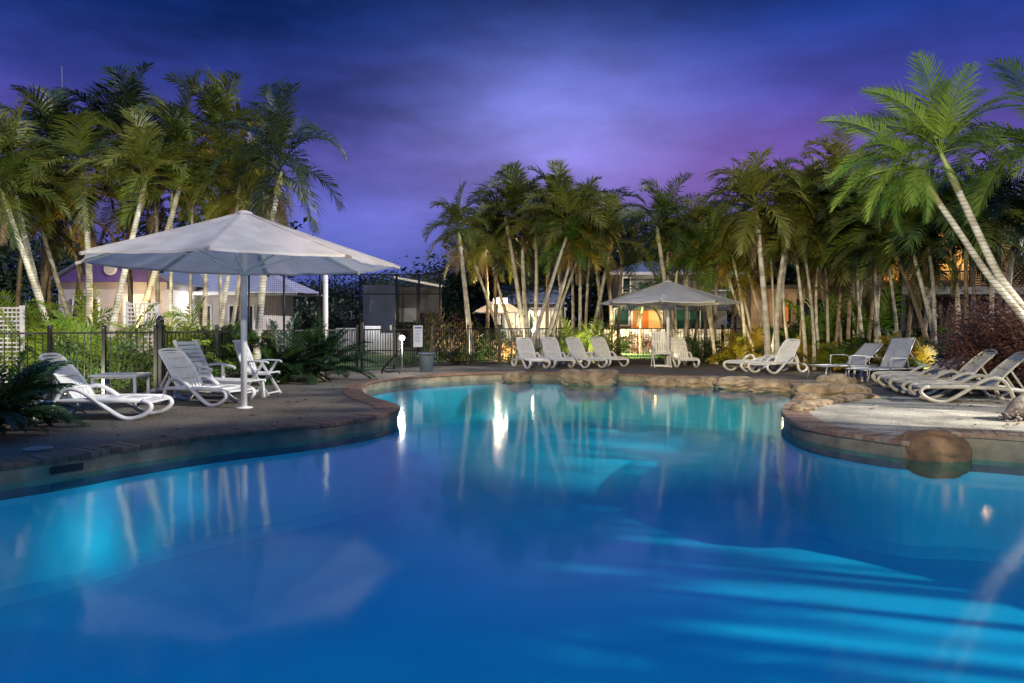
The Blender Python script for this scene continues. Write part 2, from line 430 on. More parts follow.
def child(name, me, parent, loc=None, rot=None, scale=None):
    o = bpy.data.objects.new(name, me); COL.objects.link(o); o.parent = parent
    if loc is not None: o.location = loc
    if rot is not None: o.rotation_euler = rot
    if scale is not None: o.scale = scale
    return o
def tag(o, label, cat, group=None, kind=None):
    o['label'] = label; o['category'] = cat
    if group: o['group'] = group
    if kind: o['kind'] = kind
    return o
def thing(name, label, cat, loc=(0, 0, 0), rz=0, group=None):
    o = bpy.data.objects.new(name, None); COL.objects.link(o); o.location = loc; o.rotation_euler = (0, 0, rz)
    o.empty_display_size = .2
    return tag(o, label, cat, group)
def structure(o):
    o['kind'] = 'structure'; return o
def dup(root, loc, rz, label, group=None):
    r = root.copy(); COL.objects.link(r); r.location = loc; r.rotation_euler = (0, 0, rz); r['label'] = label
    if group: r['group'] = group
    for ch in list(root.children):
        c = ch.copy(); COL.objects.link(c); c.parent = r
        for g in list(ch.children):
            d = g.copy(); COL.objects.link(d); d.parent = c
    return r
def smooth(pts, k=5, closed=False):
    pts = [Vector(p) for p in pts]; n = len(pts); out = []
    rng = range(n) if closed else range(n - 1)
    for i in rng:
        p0 = pts[i - 1] if (closed or i > 0) else pts[i]
        p1 = pts[i]; p2 = pts[(i + 1) % n]
        p3 = pts[(i + 2) % n] if (closed or i + 2 < n) else p2
        for j in range(k):
            t = j / k
            out.append(.5 * ((2 * p1) + (p2 - p0) * t + (2 * p0 - 5 * p1 + 4 * p2 - p3) * t * t + (3 * p1 - p0 - 3 * p2 + p3) * t ** 3))
    if not closed: out.append(pts[-1])
    return out
ORD = ['first', 'second', 'third', 'fourth', 'fifth', 'sixth', 'seventh', 'eighth', 'ninth', 'tenth', 'eleventh', 'twelfth', 'thirteenth',
       'fourteenth', 'fifteenth', 'sixteenth', 'seventeenth', 'eighteenth', 'nineteenth', 'twentieth', 'twenty first', 'twenty second',
       'twenty third', 'twenty fourth', 'twenty fifth', 'twenty sixth', 'twenty seventh', 'twenty eighth', 'twenty ninth', 'thirtieth', 'thirty first', 'thirty second', 'thirty third', 'thirty fourth', 'thirty fifth', 'thirty sixth', 'thirty seventh', 'thirty eighth', 'thirty ninth', 'fortieth', 'forty first', 'forty second', 'forty third', 'forty fourth', 'forty fifth', 'forty sixth', 'forty seventh', 'forty eighth', 'forty ninth', 'fiftieth']

# ------------------------------------------------------------------ pool, deck, ground
WATER_Z = -.195
key = [G(0, 466), G(66, 457.5), G(133, 446.5), G(222, 435), G(288, 428.5), G(355, 420), G(389, 413), G(398, 407.5), G(388, 402.5),
       G(372, 398), G(362, 392.5), G(362, 387), G(374, 381.6), G(408, 377.4), G(460, 374), G(510, 372.6), G(560, 373), G(610, 374),
       G(650, 375.2), G(700, 376.8), G(750, 379), G(784, 382), G(799, 387), G(803, 392), G(796, 398), G(787, 405), G(783.5, 411),
       G(787, 416.5), G(797, 422.5), G(811, 427.5), G(842, 433.5), G(875, 438), G(909, 442.5),
       Vector((5.25, 8.55, 0)), Vector((5.9, 8.2, 0)), Vector((6.7, 7.5, 0)), Vector((7.4, 6.4, 0)), Vector((7.6, 4.8, 0)),
       Vector((7.0, 3.0, 0)), Vector((5.4, 1.8, 0)), Vector((2.5, 1.5, 0)), Vector((-.5, 1.45, 0)), Vector((-3.6, 1.7, 0)), Vector((-5.6, 2.6, 0)),
       Vector((-6.4, 4.0, 0)), Vector((-6.2, 5.6, 0))]
outline = smooth(key, 8, True)
def resample(pts, step):
    pts = pts + [pts[0]]
    out = []; acc = 0.0; nxt = 0.0
    for a, b in zip(pts[:-1], pts[1:]):
        l = (b - a).length
        while nxt <= acc + l - 1e-9:
            out.append(a.lerp(b, (nxt - acc) / l)); nxt += step
        acc += l
    return out
total = sum((outline[i] - outline[i - 1]).length for i in range(len(outline)))
nb = int(total / .118)
outline = resample(outline, total / nb)[:nb]
def normals(pts, w=3):
    n = len(pts); out = []
    for i in range(n):
        d = pts[(i + w) % n] - pts[i - w]; d.z = 0; d.normalize()
        out.append(Vector((-d.y, d.x, 0)))
    return out
area = sum(outline[i - 1].x * outline[i].y - outline[i].x * outline[i - 1].y for i in range(nb))
nrm = normals(outline)
if area > 0: nrm = [-v for v in nrm]         # outward
def lift(p):                                 # the edge right of the big rock stands a little higher
    if p.x > 4.9 and 3 < p.y < 9.2: return .10 * min(1, (p.x - 4.9) / .25)
    return 0
def limited_offset(dist):
    out = []
    for i in range(nb):
        out.append(outline[i] + nrm[i] * dist)
    for _ in range(6):
        out = [(out[i - 1] + out[i] * 2 + out[(i + 1) % nb]) / 4 for i in range(nb)]
    return out
CW = .38
outer = limited_offset(CW)
# bricks
rnd = random.Random(4)
bm_b = MB(); tones = []
for i in range(nb):
    j = (i + 1) % nb
    a, b = outline[i], outline[j]; a2, b2 = outer[i], outer[j]
    g = .05
    top = .018 + rnd.uniform(-.003, .003) + lift(a)
    zb = -.038 + lift(a)
    i0 = a.lerp(b, g) - nrm[i] * .035; i1 = b.lerp(a, g) - nrm[j] * .035
    o0 = a2.lerp(b2, g); o1 = b2.lerp(a2, g)
    ins = .012
    vs = []
    for p, q in ((i0, o0), (i1, o1)):
        d = (q - p).normalized()
        vs += [Vector((p.x, p.y, zb)), Vector((p.x, p.y, top - ins)), Vector((p.x + d.x * ins, p.y + d.y * ins, top)),
               Vector((q.x - d.x * ins, q.y - d.y * ins, top)), Vector((q.x, q.y, top - ins)), Vector((q.x, q.y, zb))]
    fs = [tuple(range(6)), tuple(range(11, 5, -1))] + [(k, k + 6, (k + 1) % 6 + 6, (k + 1) % 6) for k in range(6)]
    bm_b.add(vs, fs)
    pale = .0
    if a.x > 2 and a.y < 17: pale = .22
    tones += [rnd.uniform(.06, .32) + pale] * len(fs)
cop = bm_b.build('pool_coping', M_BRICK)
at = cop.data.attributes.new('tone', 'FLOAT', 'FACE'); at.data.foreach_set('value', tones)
structure(cop)
mo = MB()
for i in range(nb):
    j = (i + 1) % nb
    za, zb_ = .010 + lift(outline[i]), .010 + lift(outline[j])
    p, q = outline[i] - nrm[i] * .022, outline[j] - nrm[j] * .022
    mo.add([(p.x, p.y, za), (q.x, q.y, zb_), (outer[j].x, outer[j].y, zb_), (outer[i].x, outer[i].y, za)], [(0, 1, 2, 3)])
    mo.add([(p.x, p.y, za), (q.x, q.y, zb_), (q.x, q.y, zb_ - .046), (p.x, p.y, za - .046)], [(0, 1, 2, 3)])
    mo.add([(outer[i].x, outer[i].y, za), (outer[j].x, outer[j].y, zb_), (outer[j].x, outer[j].y, -.02), (outer[i].x, outer[i].y, -.02)], [(0, 1, 2, 3)])
structure(mo.build('coping_mortar_bed', M_MORTAR))
# pool shell
shell = MB()
def ring(mb, A, za, B, zb_, la=None):
    for i in range(nb):
        j = (i + 1) % nb
        z0 = za + (lift(outline[i]) if la else 0); z1 = za + (lift(outline[j]) if la else 0)
        mb.add([(A[i].x, A[i].y, z0), (A[j].x, A[j].y, z1), (B[j].x, B[j].y, zb_), (B[i].x, B[i].y, zb_)], [(0, 1, 2, 3)], True)
wallb = MB(); ring(wallb, outline, -.036, outline, -.25, True)
structure(wallb.build('pool_edge_wall', M_RENDER))
in1 = limited_offset(-.05); in2 = limited_offset(-.20); in3 = limited_offset(-.42)
tl = MB(); ring(tl, outline, -.25, in1, -.33)
structure(tl.build('waterline_tiles', M_TILE))
ring(shell, in1, -.33, in1, -1.22); ring(shell, in1, -1.22, in2, -1.325); ring(shell, in2, -1.325, in3, -1.35)
bm = bmesh.new()
vv = [bm.verts.new((p.x, p.y, -1.35)) for p in in3]
ee = [bm.edges.new((vv[i], vv[(i + 1) % nb])) for i in range(nb)]
bmesh.ops.triangle_fill(bm, edges=ee, use_beauty=True)
me = bpy.data.meshes.new('pool_floor'); bm.to_mesh(me); bm.free(); me.materials.append(M_POOL)
pf = bpy.data.objects.new('pool_floor', me); COL.objects.link(pf); structure(pf)
structure(shell.build('pool_wall', M_POOL))
bm = bmesh.new()
vv = [bm.verts.new((p.x, p.y, WATER_Z)) for p in outline]
ee = [bm.edges.new((vv[i], vv[(i + 1) % nb])) for i in range(nb)]
bmesh.ops.triangle_fill(bm, edges=ee, use_beauty=True)
for f in bm.faces:
    if f.normal.z < 0: f.normal_flip()
me = bpy.data.meshes.new('water'); bm.to_mesh(me); bm.free(); me.materials.append(M_WATER)
wt = bpy.data.objects.new('water', me); COL.objects.link(wt); structure(wt)

def holed_sheet(name, outer_pts, holes, z, m):
    bm = bmesh.new(); ed = []
    for loop in [outer_pts] + holes:
        vs = [bm.verts.new((p[0], p[1], z)) for p in loop]
        ed += [bm.edges.new((vs[i], vs[(i + 1) % len(vs)])) for i in range(len(vs))]
    bmesh.ops.triangle_fill(bm, edges=ed, use_beauty=True)
    for f in bm.faces:
        if f.normal.z < 0: f.normal_flip()
    me = bpy.data.meshes.new(name); bm.to_mesh(me); bm.free(); me.materials.append(m)
    o = bpy.data.objects.new(name, me); COL.objects.link(o)
    return structure(o)
deck_pts = [(-13, -7), (13, -7), (13, 9), (12.2, 12.2), (10.9, 14.6), (10.4, 16.5), (10.2, 18.5), (9.7, 20.5), (8.7, 22.6), (6.5, 24.3), (3, 24.9), (-.5, 24.6), (-3.0, 23.6),
            (-4.6, 21.4), (-5.4, 18.6), (-7.0, 15.2), (-9.0, 13.6), (-13, 11.6)]
holed_sheet('pool_deck', deck_pts, [[(p.x, p.y) for p in limited_offset(CW - .03)]], 0, M_DECK)
holed_sheet('ground', [(-400, -60), (400, -60), (400, 700), (-400, 700)], [deck_pts], -.012, M_GROUND)
def sheet(name, pts, z, m):
    mb = MB(); mb.add([(p[0], p[1], z) for p in pts], [tuple(range(len(pts)))]); return structure(mb.build(name, m))
M_DECK_LIT = mat('floodlit_aggregate', (.19, .18, .155), (.56, .54, .48), 48, .85, .5, 60, detail=9, ramp=(.36, .60))
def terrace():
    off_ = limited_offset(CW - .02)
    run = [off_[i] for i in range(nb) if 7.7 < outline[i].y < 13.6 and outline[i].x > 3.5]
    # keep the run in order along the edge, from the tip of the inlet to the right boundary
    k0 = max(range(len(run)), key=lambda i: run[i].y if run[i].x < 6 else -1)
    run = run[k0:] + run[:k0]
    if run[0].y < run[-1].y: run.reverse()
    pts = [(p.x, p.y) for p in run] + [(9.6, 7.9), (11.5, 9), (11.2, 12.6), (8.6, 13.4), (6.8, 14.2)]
    stains(M_DECK_LIT, 1.1, .5)
    sheet('terrace', pts, .004, M_DECK_LIT)  # paler sheet over the deck, the floodlit brightness put into its colour
sheet('garden_bed', [(6.5, 24.3), (8.7, 22.6), (9.7, 20.5), (10.2, 18.5), (10.4, 16.5), (10.9, 14.6), (12.2, 12.2), (13, 9), (20, 9), (20, 30), (6.5, 30)], -.006, M_SOIL)
sheet('garden_bed', [(6.5, 24.3), (6.5, 28), (-1.5, 28), (-4.2, 22.4), (-3, 23.6), (-.5, 24.6), (3, 24.9)], -.006, M_SOIL)
sheet('garden_bed', [(-13, 11.6), (-9, 13.6), (-7, 15.2), (-5.4, 18.6), (-5.0, 20.5), (-5.4, 22), (-8, 20), (-20, 20), (-20, 11)], -.006, M_SOIL)
sheet('lawn', [(-6, 28.02), (16, 28.02), (18, 36), (-8, 36)], -.004, M_LAWN)
sheet('lawn', [(-8, 22), (-4.3, 22.3), (-1.6, 28), (-8, 28)], -.004, M_LAWN)

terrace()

# ------------------------------------------------------------------ foliage builders
def frond(mb, base, az, el, Lf, droop, rnd, nl=26, ll=.5, lw=.045, wind=Vector((0, 0, 0)), start=.16, rr=.016, vee=.25, hang=.5, ns=12):
    pos = Vector(base); d = Vector((math.cos(az) * math.cos(el), math.sin(az) * math.cos(el), math.sin(el)))
    st = Lf / ns; pts = [pos.copy()]; dirs = [d.copy()]
    for k in range(ns):
        t = (k + 1) / ns
        d = (d + Vector((0, 0, -droop * (.35 + 1.3 * t) / ns)) + wind * (t / ns)).normalized()
        pos = pos + d * st; pts.append(pos.copy()); dirs.append(d.copy())
    mb.tube(pts, [rr * (1 - .85 * i / ns) for i in range(ns + 1)], 4, cap=False)
    tw = rnd.uniform(-.5, .5)
    for i in range(nl):
        t = start + (1 - start) * (i + .5) / nl
        fi = t * ns; k = min(int(fi), ns - 1); p = pts[k].lerp(pts[k + 1], fi - k); dd = dirs[min(k + 1, ns)]
        side = dd.cross(Vector((0, 0, 1)))
        side = side.normalized() if side.length > 1e-4 else Vector((1, 0, 0))
        upv = side.cross(dd)
        ca, sa = math.cos(tw), math.sin(tw)
        side, upv = side * ca + upv * sa, upv * ca - side * sa
        env = math.sin(PI * min(1, (t - start) / (1 - start) * .82 + .16)) ** .6
        for sg in (-1, 1):
            if rnd.random() < .04: continue
            l = ll * env * rnd.uniform(.8, 1.12)
            sweep = R(28 + 38 * t) + rnd.uniform(-.12, .12)
            ld = (side * sg * math.cos(sweep) + dd * math.sin(sweep) + upv * (vee + rnd.uniform(-.12, .12))).normalized()
            mid = p + ld * l * .5
            ld2 = (ld + Vector((0, 0, -hang * rnd.uniform(.6, 1.4))) + wind * .25).normalized()
            end = mid + ld2 * l * .55
            wv = dd * (lw / 2)
            mb.add([p - wv * .6, p + wv * .6, mid + wv, mid - wv, end], [(0, 1, 2, 3), (3, 2, 4)])

def crown_mesh(name, seed, m, n=11, Lf=2.0, wind=(0, 0, 0), nl=26, ll=.52, droop=1.5, lw=.05, elr=(10, 80)):
    rnd = random.Random(seed); mb = MB(); w = Vector(wind)
    for i in range(n):
        az = i * 2.399 + rnd.uniform(-.3, .3)
        f = i / (n - 1)
        el = R(elr[0] + (elr[1] - elr[0]) * f ** .8 + rnd.uniform(-8, 8))
        frond(mb, (0, 0, .02 * i), az, el, Lf * rnd.uniform(.82, 1.1) * (1 - .12 * f), droop * rnd.uniform(.75, 1.25), rnd, nl, ll * rnd.uniform(.85, 1.1), lw, w)
    return mb.mesh(name, m)

KW = dict(nl=34, ll=.66, lw=.05)
CR_A = [crown_mesh('palm_crown', 10 + i, M_LEAF, [15, 12, 17, 14, 13][i], [2.0, 2.2, 1.8, 2.1, 1.9][i], (-.45, .1, 0), droop=[1.9, 1.5, 2.4, 2.1, 1.7][i], elr=[(6, 76), (-12, 70), (-20, 80), (0, 66), (10, 84)][i], **KW) for i in range(5)]
CR_Y = [crown_mesh('palm_crown', 30 + i, M_LEAFY, 12, 1.75, (-.3, 0, 0), droop=2.0, elr=(-5, 74), **KW) for i in range(3)]
CR_G = [crown_mesh('palm_crown', 40 + i, M_LEAFG, 13, 1.85, (-.4, 0, 0), droop=1.9, elr=(5, 76), **KW) for i in range(3)]
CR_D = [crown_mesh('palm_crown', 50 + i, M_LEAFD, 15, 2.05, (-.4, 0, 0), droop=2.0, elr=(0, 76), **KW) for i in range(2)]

M_DEAD = leaf_mat('dry_palm_leaf', (.09, .055, .025), (.20, .13, .06), .25)
DEAD = []
for k in range(3):
    mb = MB(); frond(mb, (0, 0, 0), 0, R(-38 - 12 * k), 1.35, 2.6, random.Random(400 + k), 22, .42, .035, hang=1.6, vee=-.2); DEAD.append(mb.mesh('dead_frond', M_DEAD))

def trunk_path(base, top, bend, rnd, n=10):
    b = Vector(base); t = Vector(top); sidev = Vector((rnd.uniform(-1, 1), rnd.uniform(-.4, .4), 0)) * bend
    c1 = b.lerp(t, .35) + sidev; c2 = b.lerp(t, .7) + sidev * .8
    return [Vector(p) for p in interpolate_bezier(b, c1, c2, t, n)]

palm_no = [0]
def palm(label, d, xb, xt, yt, crown, group, r=.065, tm=None, bend=.18, cs=1.0, zb=0.0, path=None, xrot=None):
    palm_no[0] += 1
    rnd = random.Random(100 + palm_no[0])
    if path is None:
        top = P(xt, yt, d + rnd.uniform(-.5, .5)); base = Vector(((xb - 512) / FPX * d, d, zb))
        path = trunk_path(base, top, bend, rnd)
    base = path[0]
    t = thing('palm_tree', label, 'palm tree', base, 0, group)
    rel = [p - base for p in path]
    rel[0] = rel[0] - Vector((0, 0, .03))
    k = len(rel)
    mb = MB(); mb.tube(rel, [r * (1.45 if i == 0 else 1.12 if i == 1 else 1) * (1.08 - .38 * i / (k - 1)) for i in range(k)], 10)
    mb.build('trunk', tm or M_TRUNK, t)
    dirv = (rel[-1] - rel[-2]).normalized()
    sl = .55 * cs
    sh = MB(); p0 = rel[-1] - dirv * .02
    sh.tube([p0, p0 + dirv * sl * .3, p0 + dirv * sl * .75, p0 + dirv * sl], [r * .95, r * 1.02, r * .62, r * .3], 10)
    sh.build('crownshaft', M_SHAFT, t)
    if palm_no[0] % 2 == 0 and crown is not None:
        for q in range(1 + palm_no[0] % 3):
            child('dead_frond', DEAD[(palm_no[0] + q) % 3], t, p0 + dirv * .05, (0, 0, rnd.uniform(0, 6.28)), (cs * .8,) * 3)
    c = child('crown', crown, t, p0 + dirv * sl * .82, (rnd.uniform(-.2, .2), rnd.uniform(-.2, .2), rnd.uniform(-.9, .9) if xrot is None else xrot), (cs * rnd.uniform(.9, 1.1), cs * rnd.uniform(.9, 1.1), cs * rnd.uniform(.85, 1.12)))
    return t

def bush_mesh(name, seed, rad, n, m, ls=.07, stems=True, lw=.45):
    rnd = random.Random(seed); mb = MB()
    cl = [Vector((max(-.8, min(.8, rnd.gauss(0, .42))), max(-.8, min(.8, rnd.gauss(0, .42))), rnd.uniform(.12, .85))) for _ in range(max(6, n // 60))]
    for i in range(n):
        c = rnd.choice(cl)
        q = Vector((c.x + rnd.gauss(0, .16), c.y + rnd.gauss(0, .16), c.z + rnd.gauss(0, .14)))
        if q.z < .02: q.z = abs(q.z) + .02
        p = Vector((q.x * rad[0], q.y * rad[1], q.z * rad[2]))
        a = Vector((rnd.gauss(0, 1), rnd.gauss(0, 1), rnd.gauss(.2, .8))).normalized()
        s_ = a.orthogonal().normalized(); l = ls * rnd.uniform(.6, 1.4)
        mb.add([p, p + a * l * .5 + s_ * l * lw * .5, p + a * l, p + a * l * .5 - s_ * l * lw * .5], [(0, 1, 2, 3)])
    return mb.mesh(name, m)
def stems_mesh(seed, rad, n=7):
    rnd = random.Random(seed); mb = MB()
    for i in range(n):
        e = Vector((rnd.gauss(0, .35) * rad[0], rnd.gauss(0, .35) * rad[1], rnd.uniform(.5, .8) * rad[2]))
        mb.tube([Vector((rnd.uniform(-.05, .05), rnd.uniform(-.05, .05), -.02)), e * .5 + Vector((0, 0, .1 * rad[2])), e], [.022, .014, .006], 5)
    return mb.mesh('stems', M_TRUNKD)
def shrub(label, pos, rad, n, m, seed, ls=.09, group=None, name='shrub', cat='shrub', lw=.45):
    t = thing(name, label, cat, pos, 0, group)
    child('foliage', bush_mesh('foliage', seed, rad, n, m, ls, lw=lw), t)
    child('stems', stems_mesh(seed, rad), t)
    return t
def clump_mesh(seed, m, n=14, Lf=1.6, elr=(35, 82), droop=1.2, nl=22, ll=.42, lw=.05, wind=(0, 0, 0), spread=.12):
    rnd = random.Random(seed); mb = MB()
    for i in range(n):
        az = i * 2.399 + rnd.uniform(-.3, .3); el = R(rnd.uniform(*elr))
        b = Vector((math.cos(az) * spread * rnd.random(), math.sin(az) * spread * rnd.random(), 0))
        frond(mb, b, az, el, Lf * rnd.uniform(.65, 1.1), droop * rnd.uniform(.7, 1.3), rnd, nl, ll * rnd.uniform(.85, 1.1), lw, Vector(wind), start=.25)
    return mb.mesh('fronds', m)
CL_G = [clump_mesh(70 + i, M_LEAFG, 17, 1.95) for i in range(4)]
CL_Y = [clump_mesh(80 + i, M_LEAFY, 13, 1.3, (30, 80)) for i in range(3)]
CL_D = [clump_mesh(90 + i, M_LEAFD, 13, 1.5) for i in range(2)]
STEM_CL = MB()
for k in range(5):
    a = k * 1.256; STEM_CL.tube([(math.cos(a) * .1, math.sin(a) * .1, -.02), (math.cos(a) * .14, math.sin(a) * .14, .5)], [.03, .02], 6)
STEM_CL = STEM_CL.mesh('stems', M_TRUNKD)
def clump(label, pos, me, s=1, rz=0, group=None):
    t = thing('palm_shrub', label, 'palm shrub', pos, rz, group)
    child('fronds', me, t, None, None, (s, s, s)); child('stems', STEM_CL, t, None, None, (s, s, s))
    return t
CY = []
for k in range(3):
    CY.append(clump_mesh(60 + k, M_CYCAD, 46, 1.15, (4, 78), .9, 30, .21, .034, spread=.05))
CYT = MB(); CYT.lathe([(.12, -.02), (.14, .06), (.11, .15), (.04, .2)], n=12); CYT = CYT.mesh('trunk', M_BARK)
def cycad(label, pos, s=1, k=0, rz=0):
    t = thing('cycad', label, 'cycad', pos, rz, 'cycads along the left fence')
    child('fronds', CY[k % 3], t, (0, 0, .16 * s), None, (s, s, s)); child('trunk', CYT, t, None, None, (s, s, s))
    return t

# ------------------------------------------------------------------ palms, left grove
GL = 'palms behind the left fence'
left = [
 ('pale ringed palm leaning left at the far left edge of the grove', 17, 63, 14, 152, CR_A[0], .10, M_TRUNKP, 1.0),
 ('short pale palm leaning left in front of the leftmost tall palm', 16.4, 68, 8, 205, CR_A[1], .085, M_TRUNKP, .8),
 ('leaning pale palm between the far left pair and the straight palm', 18, 88, 36, 190, CR_A[2], .085, M_TRUNK, .9),
 ('straight upright palm just left of the white umbrella', 17, 86, 84, 158, CR_A[3], .105, M_TRUNKP, 1.05),
 ('palm leaning right over the left tip of the white umbrella', 16.6, 100, 141, 180, CR_A[4], .10, M_TRUNKP, 1.0),
 ('tall palm leaning right whose trunk passes behind the umbrella canopy', 18, 118, 181, 146, CR_A[0], .11, M_TRUNKP, 1.05),
 ('thin young palm with yellowing fronds between two pale trunks', 19, 92, 72, 232, CR_Y[0], .05, M_TRUNKD, .8),
 ('brown trunked palm in the dark behind the leaning left pair', 20, 28, 55, 165, CR_D[0], .09, M_TRUNKD, 1.1),
 ('slim palm seen under the umbrella left of its pole, leftmost there', 18.4, 171, 172, 205, CR_G[0], .06, M_TRUNKP, .9),
 ('brown slim palm crossing behind the leftmost pale house wall', 19.5, 140, 122, 215, CR_Y[1], .06, M_TRUNKD, .8),
 ('golden slim palm under the middle of the umbrella canopy', 19, 192, 193, 200, CR_Y[2], .055, M_TRUNK, .85),
 ('slim palm leaning right beneath the umbrella, left of the pole', 18.2, 211, 238, 175, CR_A[1], .075, M_TRUNKP, .95),
 ('second slim palm leaning right beneath the umbrella beside the pole', 18.8, 222, 244, 195, CR_A[2], .07, M_TRUNK, .9),
 ('thick tall palm right of the umbrella pole with crown above canopy', 17.2, 256, 277, 172, CR_D[1], .115, M_TRUNKP, 1.0),
 ('tall palm with crown between the umbrella tip and the grove', 19, 205, 214, 122, CR_A[4], .085, M_TRUNK, 1.1),
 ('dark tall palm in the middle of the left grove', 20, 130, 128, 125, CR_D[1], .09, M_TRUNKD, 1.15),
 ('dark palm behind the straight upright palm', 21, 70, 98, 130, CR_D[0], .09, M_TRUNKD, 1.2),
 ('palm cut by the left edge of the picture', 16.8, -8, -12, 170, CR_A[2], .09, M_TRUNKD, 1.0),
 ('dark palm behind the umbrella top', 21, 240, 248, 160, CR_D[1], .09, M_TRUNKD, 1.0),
]
left += [
 ('bushy palm with low crown in front of the purple gable', 20, 52, 50, 228, CR_A[3], .07, M_TRUNKD, .85),
 ('low crowned palm at the left between the dark trunks', 19, 12, 22, 232, CR_D[0], .08, M_TRUNKD, .95),
 ('broad palm above the umbrella left slope', 19.5, 158, 156, 170, CR_A[1], .08, M_TRUNK, 1.1),
 ('broad golden palm above the umbrella peak', 20, 226, 222, 175, CR_Y[0], .07, M_TRUNK, 1.1),
 ('bushy palm with low crown above the umbrella left slope', 20.5, 150, 148, 222, CR_D[1], .07, M_TRUNKD, .95),
 ('tall dark palm second from the left edge', 20, 44, 46, 128, CR_A[4], .09, M_TRUNKD, 1.15),
]
for a in left:
    palm(a[0], a[1], a[2], a[3], a[4] + (36 if a[4] < 165 else 22 if a[4] < 200 else 4), a[5], GL, a[6] * .78, a[7], cs=a[8])

# ------------------------------------------------------------------ palms, middle grove
GM = 'palms behind the far fence'
mid = [
 ('lone pale palm right of the grey bin, leftmost of the middle palms', 26.6, 472, 460, 222, CR_A[0], .10, M_TRUNKP, 1.0),
 ('thin palm leaning left past the floodlight', 29, 507, 474, 262, CR_A[1], .07, M_TRUNK, .85),
 ('palm just right of the floodlight with a left lean', 29, 521, 491, 232, CR_A[2], .075, M_TRUNK, 1.1),
 ('tall palm in front of the blue roof, left of two', 28, 525, 508, 208, CR_A[3], .09, M_TRUNK, 1.15),
 ('tall palm in front of the blue roof, right of two', 28.4, 530, 522, 202, CR_A[4], .085, M_TRUNK, 1.15),
 ('upright palm crossing the right end of the blue roof', 28, 532, 536, 222, CR_A[0], .08, M_TRUNK, 1.05),
 ('long palm leaning right with base behind the second lounger', 25.4, 527, 566, 215, CR_A[1], .075, M_TRUNKP, 1.05),
 ('second long palm leaning right behind the four loungers', 25.6, 540, 570, 240, CR_G[0], .07, M_TRUNKP, .9),
 ('third long palm leaning right behind the four loungers', 26, 546, 577, 262, CR_Y[0], .06, M_TRUNK, .8),
 ('upright slim palm above the third of the four loungers', 27, 573, 571, 225, CR_A[2], .06, M_TRUNK, 1.0),
 ('slim pale palm above the rightmost of the four loungers', 26.5, 580, 580, 215, CR_A[3], .065, M_TRUNKP, 1.1),
 ('slim golden palm right of the leaning trunks', 27, 585, 590, 250, CR_Y[1], .06, M_TRUNK, .8),
 ('palm leaning right beside the left tip of the far umbrella', 26.5, 588, 609, 232, CR_A[4], .08, M_TRUNK, 1.0),
 ('thick palm rising behind the far umbrella top', 24.8, 672, 659, 218, CR_A[0], .09, M_TRUNK, 1.05),
 ('golden palm behind the far umbrella with a low yellow crown', 26, 676, 668, 246, CR_Y[2], .07, M_TRUNK, 1.0),
 ('slim palm right of the far umbrella top', 26, 680, 678, 240, CR_G[1], .06, M_TRUNKP, .85),
 ('pale slim palm right of the far umbrella pole', 26.4, 683, 687, 232, CR_A[1], .065, M_TRUNKP, .9),
 ('brown slim palm over the right side of the far umbrella', 27, 690, 700, 244, CR_Y[0], .06, M_TRUNKD, .9),
 ('slim palm leaning left above the right tip of the far umbrella', 25, 759, 722, 258, CR_G[2], .06, M_TRUNK, .9),
 ('second slim palm leaning left above the right tip of the far umbrella', 25, 768, 745, 262, CR_Y[1], .055, M_TRUNK, .8),
 ('tall pale palm in front of the garden behind the pair of white loungers', 22.6, 769, 758, 205, CR_A[2], .10, M_TRUNKP, 1.15),
 ('pale palm beside the tall one behind the pair of white loungers', 22.6, 778, 784, 230, CR_A[3], .09, M_TRUNKP, 1.0),
 ('slim palm between the two pale trunks behind the white loungers', 24.5, 776, 771, 262, CR_G[0], .05, M_TRUNK, .8),
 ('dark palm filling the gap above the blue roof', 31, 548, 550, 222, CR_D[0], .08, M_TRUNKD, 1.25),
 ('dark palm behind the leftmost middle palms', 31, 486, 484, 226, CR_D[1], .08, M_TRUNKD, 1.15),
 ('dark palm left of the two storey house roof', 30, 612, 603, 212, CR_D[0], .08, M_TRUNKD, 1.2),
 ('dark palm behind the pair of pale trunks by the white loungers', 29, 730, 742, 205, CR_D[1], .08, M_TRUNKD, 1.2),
]
mid += [
 ('bushy palm with low crown left of the leaning trunks', 28.5, 500, 497, 258, CR_D[0], .07, M_TRUNKD, .95),
 ('bushy dark palm with low crown above the second lounger', 28.5, 556, 560, 248, CR_D[1], .07, M_TRUNKD, 1.05),
 ('broad palm above the third lounger reaching over the others', 27.5, 566, 556, 208, CR_A[4], .08, M_TRUNK, 1.2),
 ('broad palm at the right end of the middle grove', 28, 602, 592, 214, CR_A[2], .08, M_TRUNK, 1.15),
 ('tall palm right of the far umbrella, its crown against purple sky', 26, 716, 706, 216, CR_A[1], .08, M_TRUNK, 1.15),
 ('golden crowned palm hiding the right of the house roof', 26.5, 706, 696, 266, CR_Y[0], .06, M_TRUNK, .95),
 ('bushy palm in front of the house roof ridge', 27, 712, 716, 248, CR_G[0], .07, M_TRUNK, 1.0),
 ('bushy palm hiding the left of the house wall', 28, 618, 622, 240, CR_D[0], .07, M_TRUNKD, .95),
 ('green palm with low crown over the right slope of the far umbrella', 25.2, 716, 702, 282, CR_G[2], .06, M_TRUNK, .95),
 ('golden palm with low crown between umbrella and pale trunks', 25.5, 752, 740, 288, CR_Y[1], .055, M_TRUNK, .95),
 ('yellow green palm in front of the upper house wall', 27.5, 690, 684, 268, CR_G[1], .06, M_TRUNK, 1.0),
 ('short dark green palm in front of the orange lit wall', 34, 641, 642, 312, CR_D[0], .06, M_TRUNKD, .75),
 ('golden palm hanging over the right tip of the far umbrella', 24.6, 744, 735, 268, CR_Y[2], .06, M_TRUNK, .95),
]
